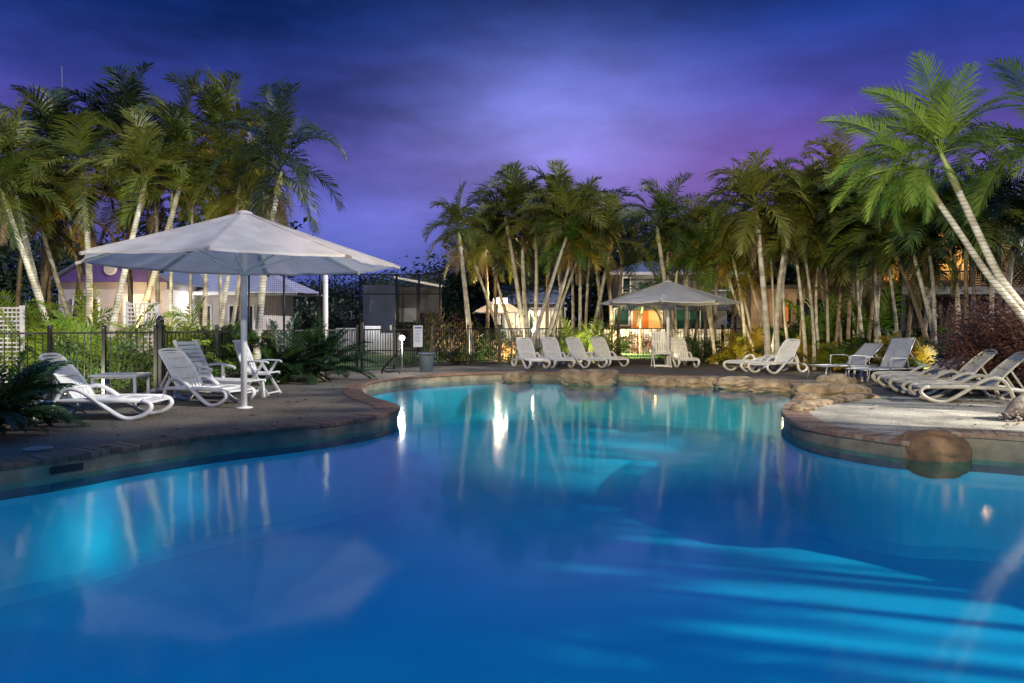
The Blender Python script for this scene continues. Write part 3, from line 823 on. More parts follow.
for a in mid:
    palm(a[0], a[1], a[2], a[3], a[4] + (24 if a[4] < 245 else 0), a[5], GM, a[6], a[7], cs=a[8], bend=.22)

# ------------------------------------------------------------------ palms, right grove
GR = 'palms behind the right loungers'
rr_ = random.Random(77)
right_spec = [
 (24, 792, 784, 215, CR_A[0]), (23, 806, 797, 232, CR_A[1]), (22, 814, 799, 196, CR_A[4]), (24, 820, 812, 240, CR_G[1]), (23, 828, 824, 205, CR_D[0]), (22.5, 834, 842, 235, CR_A[2]),
 (24, 841, 830, 225, CR_D[1]), (22, 847, 852, 240, CR_Y[2]), (23, 853, 846, 190, CR_A[3]), (22, 860, 866, 225, CR_G[2]), (21.5, 869, 858, 215, CR_D[0]),
 (21, 878, 884, 240, CR_A[4]), (21, 886, 876, 255, CR_G[0]), (20.5, 897, 884, 218, CR_A[0]), (20.5, 905, 916, 238, CR_D[1]), (19.5, 934, 898, 256, CR_A[1]),
 (19.6, 941, 913, 250, CR_G[1]), (20, 920, 934, 225, CR_D[0]), (19, 930, 928, 240, CR_A[2]), (18.5, 958, 953, 245, CR_G[2]), (18.5, 985, 990, 205, CR_D[1]),
 (18, 1010, 1014, 215, CR_D[0]), (18.3, 973, 966, 228, CR_A[3]),
]
right_spec += [(23.5, 798, 806, 256, CR_A[3]), (22.8, 822, 818, 262, CR_A[0]), (21.5, 863, 876, 262, CR_D[0]), (24, 770, 790, 190, CR_A[1]), (24.5, 838, 815, 178, CR_A[2]), (23, 880, 846, 172, CR_A[0])]
for i, (d, xb, xt, yt, c) in enumerate(sorted(right_spec, key=lambda a: a[1])):
    palm('slender %s palm stem, %s from left in the thicket behind the grey loungers' % ('pale' if i % 3 == 0 else 'ringed', ORD[i]),
         d, xb, xt, yt + (32 if yt < 240 else 4), c, GR, rr_.uniform(.048, .072), [M_TRUNKP, M_TRUNK, M_TRUNKD][i % 3], bend=.25, cs=rr_.uniform(.9, 1.15))

# ------------------------------------------------------------------ the leaning palms at the right edge, fronds one by one
M_LEAFH = leaf_mat('lime_palm_leaf', (.045, .105, .012), (.17, .24, .035))
FR = []
for k in range(8):
    mb = MB(); rnd = random.Random(200 + k)
    frond(mb, (0, 0, 0), 0, 0, 2.15, [1.3, 1.9, 2.4, 1.7, 2.7, 2.1, .65, .9][k], rnd, 70, .56, .03, Vector((0, 0, 0)), start=.14, rr=.02, vee=.2, hang=.55, ns=14)
    FR.append(mb.mesh('frond', M_LEAFH))
def hero(label, pxs, d, fr, r=.105):
    pts = smooth([P(x, y, d + dd) for x, y, dd in pxs], 4)
    base = pts[0]
    t = thing('palm_tree', label, 'palm tree', base, 0, 'leaning palms at the right edge')
    rel = [p - base for p in pts]; k = len(rel)
    mb = MB(); mb.tube(rel, [r * (1.1 - .35 * i / (k - 1)) for i in range(k)], 14); mb.build('trunk', M_TRUNK, t)
    dv = (rel[-1] - rel[-3]).normalized(); p0 = rel[-1]
    sh = MB(); sh.tube([p0 - dv * .02, p0 + dv * .25, p0 + dv * .5, p0 + dv * .75], [r * .82, r * .9, r * .6, r * .25], 12); sh.build('crownshaft', M_SHAFT, t)
    top = p0 + dv * .62
    for i, (az, el, s, kk) in enumerate(fr):
        child('frond', FR[kk], t, top, (0, -R(el), R(az)), (s, s, s))
    return t
hero('taller of two pale ringed palms leaning left over the cream loungers',
     [(1088, 417, 0), (1052, 352, 0), (1024, 310, 0), (998, 274, 0), (972, 220, 0), (958, 190, 0)], 11,
     [(150, 82, .68, 0), (20, 78, .70, 0), (345, 70, .62, 1), (170, 72, .74, 0), (190, 66, .72, 0), (165, 56, .70, 1), (200, 44, .72, 2), (180, 24, .72, 2), (255, 58, .74, 7), (275, 30, .7, 5),
      (225, 68, .8, 7), (100, 56, .8, 0), (80, 70, .72, 0), (325, 24, .5, 4), (10, 48, .52, 2), (140, 30, .8, 3), (215, 4, .68, 4), (300, 62, .7, 1), (40, 40, .62, 4), (240, 78, .64, 1), (120, 68, .8, 1), (205, 18, .66, 5), (160, 4, .66, 4)], .064)
hero('lower pale palm leaning left, its fronds hanging beside the taller palm',
     [(1078, 420, .15), (1040, 340, .15), (1010, 301, .12), (986, 272, .1), (961, 235, 0), (939, 203, 0)], 10.8,
     [(185, 34, 0.68, 2), (200, 6, 0.63, 4), (215, -12, 0.59, 0), (160, 12, 0.65, 1), (240, 2, 0.52, 5), (265, -25, 0.46, 2), (175, 58, 0.77, 0), (120, 40, 0.55, 1), (330, 10, 0.34, 3), (190, -30, 0.52, 4), (150, -18, 0.52, 2), (205, 45, 0.63, 1), (250, 40, 0.52, 0)], .054)
t = thing('palm_tree', 'bright green palm whose fronds hang in from the right edge', 'palm tree', (9.75, 12.6, 0), 0, 'leaning palms at the right edge')
mb = MB(); mb.tube([(0, 0, -.03), (-.1, 0, 2), (-.25, -.1, 4.0)], [.11, .09, .08], 12); mb.build('trunk', M_TRUNKP, t)
mb = MB(); mb.tube([(-.25, -.1, 3.98), (-.27, -.1, 4.3), (-.3, -.1, 4.7)], [.085, .09, .03], 12); mb.build('crownshaft', M_SHAFT, t)
for i in range(17):
    child('frond', FR[(i * 2) % 6 if i % 3 else 7], t, (-.29, -.1, 4.45), (0, -R(-14 + i * 5.4), PI + (i * 2.399 % 2.6 - 1.3) if i % 4 else i * 2.4), (1.12,) * 3)
# unseen palms past the right edge, most added to shade and dapple the pool
off = [(12.6, 3.0, 4.6), (13.2, 6.4, 5.2), (14.2, 13.4, 6.6), (12.0, -.5, 4.8), (15.4, 1.4, 6.6), (16, 7.6, 7.2), (15.5, 17, 7), (10.8, 1.2, 3.6), (14.5, -3.5, 6.2), (18, 4.0, 8.2), (18.4, 10.6, 8.4),
       (13.4, 9.6, 7.6), (17, -1.4, 7.6), (20, 1.5, 9.6), (20.5, 6.8, 9.8), (21, -4, 9.4), (22, 12.5, 10), (14, 4.4, 7.4), (11.6, -3.4, 4.4), (16.4, 3.9, 9.6), (14, -1.5, 10.2), (14.6, -.2, 9.6), (15, -2.9, 10.7), (13.4, .9, 9.2), (9.3, -1, 3.4), (9.0, 1.6, 3.9), (9.3, 3.6, 3.1), (9.9, 6.0, 4.2), (10.4, -3.2, 3.8), (11.2, 4.6, 5.2), (10.6, 2.6, 5.0), (11, .2, 5.4), (11.6, 7.6, 5.6), (13.6, 1.9, 10.5), (14.2, 2.7, 9.7), (12.8, 1.1, 10), (15.2, .4, 10.8), (12.9, 7.6, 4.6), (12.4, 5.0, 6.2), (13.8, 8.3, 5.8), (14.6, 5.6, 7.0), (13.4, 10.6, 5.4), (14.8, 9.2, 6.6), (12.2, 9.0, 3.9)]
for i, (x, y, h) in enumerate(off):
    b = Vector((x, y, 0)); palm('unseen palm beside the terrace, %s along the right boundary' % ORD[i], 0, 0, 0, 0, CR_G[i % 3], 'unseen shade palms along the right boundary', .1, M_TRUNKP, cs=1.25,
                                path=trunk_path(b, b + Vector((-.4, .2, h)), .3, random.Random(i)))

# ------------------------------------------------------------------ distant dark trees
rt = random.Random(9)
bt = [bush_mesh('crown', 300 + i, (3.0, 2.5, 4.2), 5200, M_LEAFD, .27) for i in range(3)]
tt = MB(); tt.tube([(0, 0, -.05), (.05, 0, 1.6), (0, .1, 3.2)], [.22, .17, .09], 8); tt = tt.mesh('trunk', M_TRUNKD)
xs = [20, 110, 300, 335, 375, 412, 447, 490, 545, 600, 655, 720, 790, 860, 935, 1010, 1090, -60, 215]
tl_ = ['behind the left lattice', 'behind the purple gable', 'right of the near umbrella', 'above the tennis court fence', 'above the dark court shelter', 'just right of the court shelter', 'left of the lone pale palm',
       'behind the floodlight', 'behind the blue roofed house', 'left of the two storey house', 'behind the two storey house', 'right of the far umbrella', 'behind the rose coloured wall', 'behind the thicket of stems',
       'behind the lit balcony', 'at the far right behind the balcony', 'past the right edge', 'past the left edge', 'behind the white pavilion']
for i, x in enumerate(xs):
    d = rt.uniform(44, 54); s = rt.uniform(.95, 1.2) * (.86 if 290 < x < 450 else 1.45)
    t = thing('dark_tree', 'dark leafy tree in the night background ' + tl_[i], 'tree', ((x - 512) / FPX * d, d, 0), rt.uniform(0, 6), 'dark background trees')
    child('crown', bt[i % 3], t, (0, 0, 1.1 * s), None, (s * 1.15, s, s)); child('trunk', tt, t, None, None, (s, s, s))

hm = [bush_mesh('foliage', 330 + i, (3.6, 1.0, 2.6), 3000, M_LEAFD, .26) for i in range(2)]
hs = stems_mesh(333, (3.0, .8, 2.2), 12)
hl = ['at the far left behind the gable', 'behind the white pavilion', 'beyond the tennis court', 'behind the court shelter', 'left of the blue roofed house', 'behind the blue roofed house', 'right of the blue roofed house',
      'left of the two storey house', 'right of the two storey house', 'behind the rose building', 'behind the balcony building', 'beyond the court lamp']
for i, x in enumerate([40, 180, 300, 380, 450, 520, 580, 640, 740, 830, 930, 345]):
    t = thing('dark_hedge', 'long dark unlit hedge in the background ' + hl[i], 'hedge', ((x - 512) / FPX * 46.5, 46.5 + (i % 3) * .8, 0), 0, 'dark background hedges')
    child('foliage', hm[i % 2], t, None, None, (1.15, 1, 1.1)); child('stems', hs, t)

# ------------------------------------------------------------------ buildings
def win(parent, name, c, w, h, axis='x', glass=M_GLASSDK, fr=M_TRIM, t=.07, mull=0):
    """window: frame object with a pane as its sub-part; c is the centre on the wall face (faces -Y)"""
    f = MB(); cx, cy, cz = c
    for sx in (-1, 1): f.box((cx + sx * (w / 2 - t / 2), cy - .03, cz), (t, .08, h))
    for sz in (-1, 1): f.box((cx, cy - .03, cz + sz * (h / 2 - t / 2)), (w - 2 * t, .08, t))
    for k in range(mull):
        f.box((cx - w / 2 + w * (k + 1) / (mull + 1), cy - .027, cz), (t * .7, .07, h - 2 * t))
    fo = f.build(name, fr, parent)
    p = MB(); p.box((cx, cy - .012, cz), (w - 2 * t, .02, h - 2 * t)); p.build('pane', glass, fo)
    return fo
# left gabled house
d = 30; B = lambda px, py, dd=d: P(px, py, dd)
h = thing('gabled_house', 'pale house with purple gable and round white vent behind the left palms', 'house', ((112 - 512) / FPX * d, d, 0))
hw = 116 / FPX * d / 2; ez = B(0, 282).z; az_ = ez + 1.45
mb = MB(); mb.box((0, 2.5, ez / 2), (hw * 2 - .3, 4.9, ez)); mb.build('wall', M_WALLP, h)
mb = MB(); mb.add([(-hw, -.1, ez), (hw, -.1, ez), (0, -.1, az_), (-hw, .0, ez), (hw, .0, ez), (0, .0, az_)], [(0, 1, 2), (5, 4, 3), (0, 3, 4, 1), (1, 4, 5, 2), (2, 5, 3, 0)]); mb.build('gable', M_PURPLE, h)
mb = MB()
for s in (-1, 1):
    mb.bar((s * (hw + .25), 2.4, ez - .05), (0, 2.4, az_ + .1), 5.4, .1, up=(0, 0, 1))
mb.build('roof', M_ROOF, h)
mb = MB(); mb.tube([(0, -.14, ez + .55), (0, -.1, ez + .55)], .27, 24); v = mb.build('round_vent', M_TRIM, h)
mb = MB(); mb.tube([(0, -.15, ez + .55), (0, -.135, ez + .55)], .20, 24); mb.build('louvre', M_WALLP, v)
win(h, 'window', (.95, .05, 1.9), 1.0, 1.5, glass=M_LITCREAM)
win(h, 'window', (-1.1, .05, 1.9), 1.1, 1.2, glass=M_GLASSDK)
point('porch_light', (h.location.x + 1.3, d - 1.6, 2.4), 170, WARM)
# lattice screens
def lattice(label, a, b, z0, z1, m=M_LATTICE):
    a = Vector(a); b = Vector(b); t = thing('lattice_screen', label, 'lattice', a)
    w = (b - a); ln = w.length; u = w.normalized(); mb = MB(); n = int(ln / .09)
    for i in range(n + 1):
        p = u * (ln * i / n); mb.bar(p + Vector((0, 0, z0)), p + Vector((0, 0, z1)), .032, .012, up=u)
    k = int((z1 - z0) / .09)
    for i in range(k + 1):
        z = z0 + (z1 - z0) * i / k; mb.bar(Vector((0, -.014, z)), u * ln + Vector((0, -.014, z)), .012, .032)
    mb.build('slats', m, t)
    for p in (Vector((0, 0, 0)), u * ln):
        fr = MB(); fr.bar(p + Vector((0, .03, -.02)), p + Vector((0, .03, z1 + .05)), .07, .07, up=u); fr.build('post', m, t)
    return t
lattice('white lattice screen behind the fence at the left edge', P(-40, 330, 14.95).xy.to_3d(), P(21, 330, 14.95).xy.to_3d(), .2, EYE + (324 - 308) / FPX * 14.95)
lattice('warm lit lattice screen left of the umbrella pole', P(127, 330, 16.2).xy.to_3d(), P(157, 330, 16.2).xy.to_3d(), .1, EYE + (324 - 304) / FPX * 16.2)
point('path_light', P(143, 318, 17.6), 75, WARM)
# white pavilion under the umbrella
d = 33
h = thing('pavilion', 'white walled pavilion with lilac hip roof seen under the near umbrella', 'pavilion', ((215 - 512) / FPX * d, d, 0))
def hip(mb, x0, x1, y0, y1, z0, z1, rx0, rx1):
    ym = (y0 + y1) / 2
    mb.add([(x0, y0, z0), (x1, y0, z0), (x1, y1, z0), (x0, y1, z0), (rx0, ym, z1), (rx1, ym, z1)], [(0, 1, 5, 4), (1, 2, 5), (2, 3, 4, 5), (3, 0, 4), (3, 2, 1, 0)])
ez = EYE + (324 - 292) / FPX * d
mb = MB(); mb.box((0, 2.6, ez / 2), (4.2, 4.6, ez)); mb.build('wall', M_WALLP, h)
mb = MB(); hip(mb, -2.9, 3.9, -.4, 5.4, ez - .02, ez + 1.25, -1.1, 1.4); mb.build('roof', M_LROOF, h)
mb = MB(); mb.box((.5, -.43, ez - .08), (6.8, .06, .16)); mb.build('fascia', M_TRIM, h)
win(h, 'window', (-.9, .3, 1.6), 1.3, 1.4, glass=M_GLASSDK, mull=1)
win(h, 'window', (1.1, .3, 1.6), 1.2, 1.4, glass=M_GLASSDK, mull=1)
point('eave_light', (h.location.x - .5, d - 1.4, 2.3), 45, (1, .93, .85))
# tennis court fence
d = 30
t = thing('court_fence', 'tall black wire tennis court fence behind the pool gate', 'fence', ((340 - 512) / FPX * d, d, 0))
zt = EYE + (324 - 274) / FPX * d
X = lambda px, dd=d: (px - 340) / FPX * dd
for px in (249, 284, 320, 360, 396.5, 419, 440):
    mb = MB(); mb.tube([(X(px), 0, -.03), (X(px), 0, zt)], .045, 8); mb.build('post', M_BLACK, t)
for z in (zt - .03, EYE + (324 - 294) / FPX * d, .3):
    mb = MB(); mb.tube([(X(249), .0, z), (X(440), .0, z)], .028, 6); mb.build('rail', M_BLACK, t)
mb = MB()
for i in range(100):
    x = X(249) + (X(440) - X(249)) * i / 99; mb.bar((x, .035, .05), (x, .035, zt), .006, .006)
for i in range(44):
    z = .05 + (zt - .05) * i / 43; mb.bar((X(249), .043, z), (X(440), .043, z), .006, .006)
mb.build('wire_mesh', M_BLACK, t)
# court shelter
d = 34
t = thing('court_shelter', 'dark open shelter with thin sloping white roof edge beyond the court fence', 'shelter', ((400 - 512) / FPX * d, d, 0))
X = lambda px: (px - 400) / FPX * d
Zp = lambda py: EYE + (324 - py) / FPX * d
mb = MB(); mb.box(((X(363) + X(396)) / 2, .1, (Zp(285) + 0) / 2), (X(396) - X(363), .15, Zp(285))); mb.build('windbreak_panel', M_BLUEWALL, t)
mb = MB(); mb.box(((X(397) + X(440)) / 2, .5, Zp(300)), (X(440) - X(397), .15, Zp(286) - Zp(312))); mb.build('wall', M_DARKWALL, t)
mb = MB(); mb.box(((X(398) + X(416)) / 2, .38, Zp(315)), (X(416) - X(398), .06, Zp(308) - Zp(322))); mb.build('grey_panel', M_GREYWALL, t)
mb = MB(); mb.bar((X(396), -.6, Zp(278)), (X(443), -.6, Zp(287)), .1, .1); mb.build('roof_edge', M_TRIM, t)
mb = MB(); mb.bar((X(396), .3, Zp(276.5)), (X(443), .3, Zp(285.5)), 1.75, .06); mb.build('roof', M_DARKWALL, t)
for px in (397, 418, 441):
    mb = MB(); mb.tube([(X(px), -.2, -.02), (X(px), -.2, Zp(284 if px > 400 else 279))], .05, 8); mb.build('post', M_BLACK, t)
# white low walls beyond the court
for k, (xa, xb, y0, y1, lb) in enumerate([(336, 357, 328, 345, 'low white wall beyond the gate, left of the black post'), (365, 381, 326, 346, 'tall white panel under the slate windbreak'),
                                         (381, 400, 333, 346, 'low white panel left of the small poolside lamp')]):
    mb = MB(); dd = 32.5; mb.box((P((xa + xb) / 2, 0, dd).x, dd, (EYE + (324 - y0) / FPX * dd) / 2), ((xb - xa) / FPX * dd, .14, EYE + (324 - y0) / FPX * dd))
    for i in range(1, 5): mb.box((P(xa + (xb - xa) * i / 5, 0, dd).x, dd - .08, (EYE + (324 - y0) / FPX * dd) / 2), (.03, .04, EYE + (324 - y0) / FPX * dd - .1))
    tag(mb.build('low_wall', M_WALLP), lb, 'wall')
point('court_light', P(372, 316, 31.6), 90, (.85, .95, 1))
# blue roofed house in the middle
d = 42
h = thing('blue_roofed_house', 'single storey house with blue metal roof and lit veranda behind the middle palms', 'house', ((532 - 512) / FPX * d, d, 0))
X = lambda px: (px - 532) / FPX * d
Zp = lambda py: EYE + (324 - py) / FPX * d
mb = MB(); x0, x1 = X(498), X(566)
mb.add([(x0, -.6, Zp(303)), (x1, -.6, Zp(303)), (x1 - .4, 3, Zp(282)), (x0 + .2, 3, Zp(282)), (x0, -.6, Zp(304.5)), (x1, -.6, Zp(304.5)), (x1 - .4, 3, Zp(284)), (x0 + .2, 3, Zp(284))],
       [(0, 1, 2, 3), (7, 6, 5, 4), (0, 4, 5, 1), (1, 5, 6, 2), (2, 6, 7, 3), (3, 7, 4, 0)]); mb.build('roof', M_ROOF, h)
mb = MB(); mb.box((0, 1.6, Zp(305) / 2), (x1 - x0 - .5, 2.4, Zp(305))); mb.build('wall', M_WALLP, h)
mb = MB(); mb.box((0, -.2, Zp(309)), (x1 - x0, 1.0, .14)); mb.build('veranda_beam', M_LROOF, h)
win(h, 'window', (X(517), .4, Zp(325)), 1.5, 1.7, glass=M_LITCREAM, mull=1)
win(h, 'window', (X(529), .4, Zp(325)), .6, 1.7, glass=M_GLASSGR)
win(h, 'window', (X(548), .4, Zp(325)), 1.6, 1.7, glass=M_LITCREAM, mull=1)
mb = MB()
for px in (500, 516, 534, 550, 564): mb.tube([(X(px), -.55, 0), (X(px), -.55, Zp(309) - .07)], .06, 8)
mb.build('veranda_post', M_TRIM, h)
mb = MB()
for i in range(40): mb.box((x0 + (x1 - x0) * i / 39, -.62, .55), (.05, .04, 1.0))
for z in (.1, 1.08): mb.box((0, -.62, z), (x1 - x0, .06, .06))
mb.build('balustrade', M_TRIM, h)
point('veranda_light', (h.location.x, d - .4, 2.0), 70, (1, .80, .5))
# two storey house
d = 39.5
h = thing('two_storey_house', 'grey two storey house with bluish roof and orange lit doorway behind the far umbrella', 'house', ((664 - 512) / FPX * d, d, 0))
X = lambda px: (px - 664) / FPX * d
Zp = lambda py: EYE + (324 - py) / FPX * d
mb = MB(); x0, x1 = X(620), X(728)
mb.box(((x0 + x1) / 2, 2.5, Zp(274) / 2), (x1 - x0, 4.6, Zp(274))); mb.build('wall', M_GREYWALL, h)
mb = MB(); hip(mb, X(606), X(740), -.7, 6, Zp(273.5), Zp(257), X(650), X(715)); mb.build('roof', M_ROOF, h)
mb = MB(); mb.box(((X(606) + X(740)) / 2, -.74, Zp(274.2)), (X(740) - X(606), .07, .16)); mb.build('fascia', M_LROOF, h)
win(h, 'window', (X(627), .2, Zp(285)), .5, .9, glass=M_GLASSDK)
win(h, 'window', (X(622), .2, Zp(317)), .9, 1.0, glass=M_GLASSGR)
win(h, 'window', (X(701), .2, Zp(318)), 1.2, 1.6, glass=M_GLASSGR, mull=1)
win(h, 'window', (X(683), .2, Zp(318)), .9, 1.6, glass=M_GLASSGR)
win(h, 'window', (X(721), .2, Zp(280)), 1.1, 1.2, glass=M_GLASSDK)
mb = MB(); mb.box((X(655), .17, Zp(324) - .1), (.65, .06, 2.3)); dr = mb.build('door', M_LITWARM, h)
mb = MB(); mb.box((X(642), .175, Zp(322)), (.95, .06, 1.5)); mb.build('glowing_wall_panel', M_LITORANGE, h)  # the wall's warm light is put in as a glow of its own
for px in (632, 662):
    mb = MB(); mb.box((X(px), .12, Zp(318)), (.12, .1, 2.2)); mb.build('door_jamb', M_TRIM, h)
mb = MB()
for i in range(26): mb.box((x0 + (X(735) - x0) * i / 25, -1.2, Zp(299)), (.03, .03, .95))
for py in (290, 308): mb.box(((x0 + X(735)) / 2, -1.2, Zp(py)), (X(735) - x0, .06, .06))
mb.box(((x0 + X(735)) / 2, -.5, Zp(309.5)), (X(735) - x0, 1.5, .12)); mb.build('balcony', M_DARKWALL, h)
point('doorway_light', (h.location.x + X(650), d - 1.3, 1.9), 90, (1, .45, .12))
# low garden stone wall lit in front of it
mb = MB(); rw = random.Random(5)
dd = 35.5
for row in range(4):
    x = P(590, 0, dd).x
    while x < P(730, 0, dd).x:
        w = rw.uniform(.25, .55); hh = .30
        mb.box((x + w / 2, dd + rw.uniform(-.03, .03), .14 + row * .3), (w - .03, .4, hh - .02), Matrix.Rotation(rw.uniform(-.06, .06), 3, 'Z')); x += w
tag(mb.build('stone_wall', M_STONEWALL), 'low rough stone garden wall lit warm behind the far fence', 'stone wall')
spot('unseen_garden_spot', (5.0, 32.6, .9), (5.6, 35.4, .4), 1800, (1, .88, .62), 150)
spot('unseen_garden_spot', (4.6, 28.6, .9), (4.6, 32, 0), 1200, (1, .93, .62), 140)
spot('unseen_garden_spot', (-.2, 26.6, .25), (-.6, 28.2, 1.1), 380, (1, .88, .5), 140)
spot('unseen_garden_spot', (2.6, 25.0, .25), (2.4, 27, 1.2), 190, (1, .88, .5), 140)
spot('unseen_garden_spot', (-2.2, 26.2, .25), (-2.0, 28, 1.0), 200, (1, .85, .55), 140)
# right: rose wall and lit balcony building
d = 27
h = thing('rose_building', 'long rose rendered wall with one narrow lit window behind the thicket', 'building', ((830 - 512) / FPX * d, d, 0))
X = lambda px: (px - 830) / FPX * d
Zp = lambda py: EYE + (324 - py) / FPX * d
mb = MB(); mb.box(((X(752) + X(905)) / 2, 1, Zp(288) / 2), (X(905) - X(752), 1.8, Zp(288))); mb.build('wall', M_PINKWALL, h)
mb = MB(); mb.box(((X(750) + X(907)) / 2, .9, Zp(287)), (X(907) - X(750), 2.4, .14)); mb.build('roof', M_DARKWALL, h)
win(h, 'window', (X(787), .1, Zp(312)), .30, .85, glass=M_LITORANGE, fr=M_BLACK)
win(h, 'window', (X(812), .1, Zp(312)), 1.1, .95, glass=M_GLASSDK, fr=M_BLACK)
point('wall_light', (h.location.x + X(775), d - 1.0, 1.9), 45, WARM)
d = 22.5
h = thing('balcony_building', 'timber clad building with a warmly lit upper balcony at the right', 'building', ((960 - 512) / FPX * d, d, 0))
X = lambda px: (px - 960) / FPX * d
Zp = lambda py: EYE + (324 - py) / FPX * d
x0, x1 = X(896), X(1080)
mb = MB(); mb.box(((x0 + x1) / 2, 4.2, Zp(210) / 2), (x1 - x0, 3.6, Zp(210))); mb.build('wall', M_PINKWALL, h)
mb = MB(); mb.box(((x0 + x1) / 2, 1.0, Zp(291)), (x1 - x0, 2.7, .22)); mb.build('balcony_slab', M_CONC, h)
mb = MB(); mb.box(((x0 + x1) / 2, 1.6, Zp(206)), (x1 - x0 + .6, 4.6, .22)); mb.build('roof', M_DARKWALL, h)
def screen(pa, pb, ya, yb, yy):
    mb = MB(); n = int((Zp(ya) - Zp(yb)) / .075)
    for i in range(n): mb.box(((X(pa) + X(pb)) / 2, yy, Zp(yb) + .075 * (i + .5)), (X(pb) - X(pa), .03, .045), Matrix.Rotation(.5, 3, 'X'))
    mb.build('timber_screen', M_TIMBER, h)
screen(968, 990, 226, 287, -.2); screen(1004, 1060, 262, 288, -.25); screen(900, 922, 228, 287, -.2)
mb = MB(); mb.box((X(1035), -.2, Zp(245)), (X(1062) - X(1010), .08, Zp(222) - Zp(262))); mb.build('shutter', M_DARKWALL, h)
win(h, 'window', (X(940), 2.35, Zp(252)), 1.9, 1.6, glass=M_LITWARM, fr=M_TIMBER, mull=3)
win(h, 'window', (X(1000), 2.35, Zp(252)), 1.2, 1.6, glass=M_LITWARM, fr=M_TIMBER, mull=1)
for px in (897, 925, 966, 992, 1040):
    mb = MB(); mb.box((X(px), -.28, Zp(292) / 2), (.14, .14, Zp(292) - .23)); mb.box((X(px), -.28, (Zp(288) + Zp(208)) / 2), (.12, .12, Zp(208) - Zp(288)))
    mb.build('column', M_DARKWALL, h)
mb = MB()
for i in range(34): mb.box((X(922) + (X(968) - X(922)) * i / 33, -.27, Zp(280)), (.018, .018, .42))
mb.box(((X(922) + X(968)) / 2, -.27, Zp(272)), (X(968) - X(922), .06, .05)); mb.build('railing', M_BLACK, h)
tb = thing('balcony_table', 'round table on the lit balcony at the right', 'table', (h.location.x + X(945), d + .8, Zp(288) + .03))
mb = MB(); mb.lathe([(.38, .70), (.40, .72), (.38, .74)], n=20); mb.build('tabletop', M_TIMBER, tb)
mb = MB(); mb.lathe([(.2, 0), (.04, .04), (.035, .70)], n=12); mb.build('base', M_BLACK, tb)
point('balcony_light', (h.location.x + X(948), d + 1.2, Zp(226)), 150, (1, .62, .22))
point('balcony_light', (h.location.x + X(1010), d + 1.2, Zp(230)), 90, (1, .62, .22))

# ------------------------------------------------------------------ pool fences
FH = 1.27
def fence(label, pts, ph=None, skip_end=False, group='black pool fences'):
    base = Vector(pts[0]); t = thing('pool_fence', label, 'fence', base, 0, group)
    rel = [Vector(p) - base for p in pts]
    for p in rel:
        mb = MB(); mb.box((p.x, p.y, FH / 2 + .01), (.065, .065, FH + .08)); mb.lathe([(.046, FH + .05), (.05, FH + .08), (.03, FH + .11)], (p.x, p.y, 0), 8); mb.build('post', M_BLACK, t)
    for a, b in zip(rel[:-1], rel[1:]):
        mb = MB(); u = (b - a); ln = u.length; u.normalize()
        for z in (.10, FH - .04): mb.bar(a + Vector((0, 0, z)) + u * .033, b + Vector((0, 0, z)) - u * .033, .036, .036)
        n = int(ln / .105)
        for i in range(1, n):
            p = a + u * (ln * i / n); mb.bar(p + Vector((0, 0, .118)), p + Vector((0, 0, FH - .058)), .016, .016, up=u)
        mb.build('panel', M_BLACK, t)
    return t
def on(*pp): return [G(x, y) for x, y in pp]
fence('black bar fence behind the left loungers, from the left edge to the tall corner post', on((-80, 409), (-12, 403.5), (50, 399.5), (104, 396.2), (156, 393.4)))
mb = MB(); c = G(160, 393.2); mb.box((0, 0, .72), (.11, .11, 1.46)); mb.lathe([(.075, 1.45), (.08, 1.48), (.05, 1.53), (.02, 1.57)], n=10)
o = mb.build('corner_post', M_BLACK); o.location = c; tag(o, 'tall black corner post with a cap between the left fence runs', 'post')
fence('black bar fence running back from the corner post behind the cycads to the gate', on((163, 393), (217, 387), (275, 379.8), (322, 375), (357, 371.8)))
gp = on((362, 371.4), (393, 369.4))
g = thing('pool_gate', 'black self closing pool gate left of the small bright lamp', 'gate', gp[0], 0)
rel = gp[1] - gp[0]; u = rel.normalized(); ln = rel.length
mb = MB(); mb.box((0, 0, .7), (.075, .075, 1.5)); mb.build('hinge_post', M_BLACK, g)
mb = MB()
for z in (.12, FH - .04): mb.bar(u * .06 + Vector((0, 0, z)), u * (ln - .04) + Vector((0, 0, z)), .04, .04)
for i in range(1, int(ln / .1)): mb.bar(u * (ln * i / int(ln / .1)) + Vector((0, 0, .14)), u * (ln * i / int(ln / .1)) + Vector((0, 0, FH - .06)), .016, .016, up=u)
mb.build('leaf', M_BLACK, g)
mb = MB(); mb.box(u * (ln - .08) + Vector((0, -.03, FH + .02)), (.06, .05, .16)); mb.build('latch', M_STEEL, g)
fence('black bar fence behind the grey bin, between the gate and the lone palm', on((394, 369.3), (432, 366.4), (468, 364.2), (499, 362.6)))
fence('black bar fence behind the four loungers and the far umbrella', on((500, 362.5), (556, 361.8), (612, 361.5), (666, 361.4), (722, 361.4)))
fence('dark bar fence in the shade behind the right palm thicket', on((723, 361.4), (777, 361.8), (832, 362.4), (884, 364.2), (935, 366.5)))

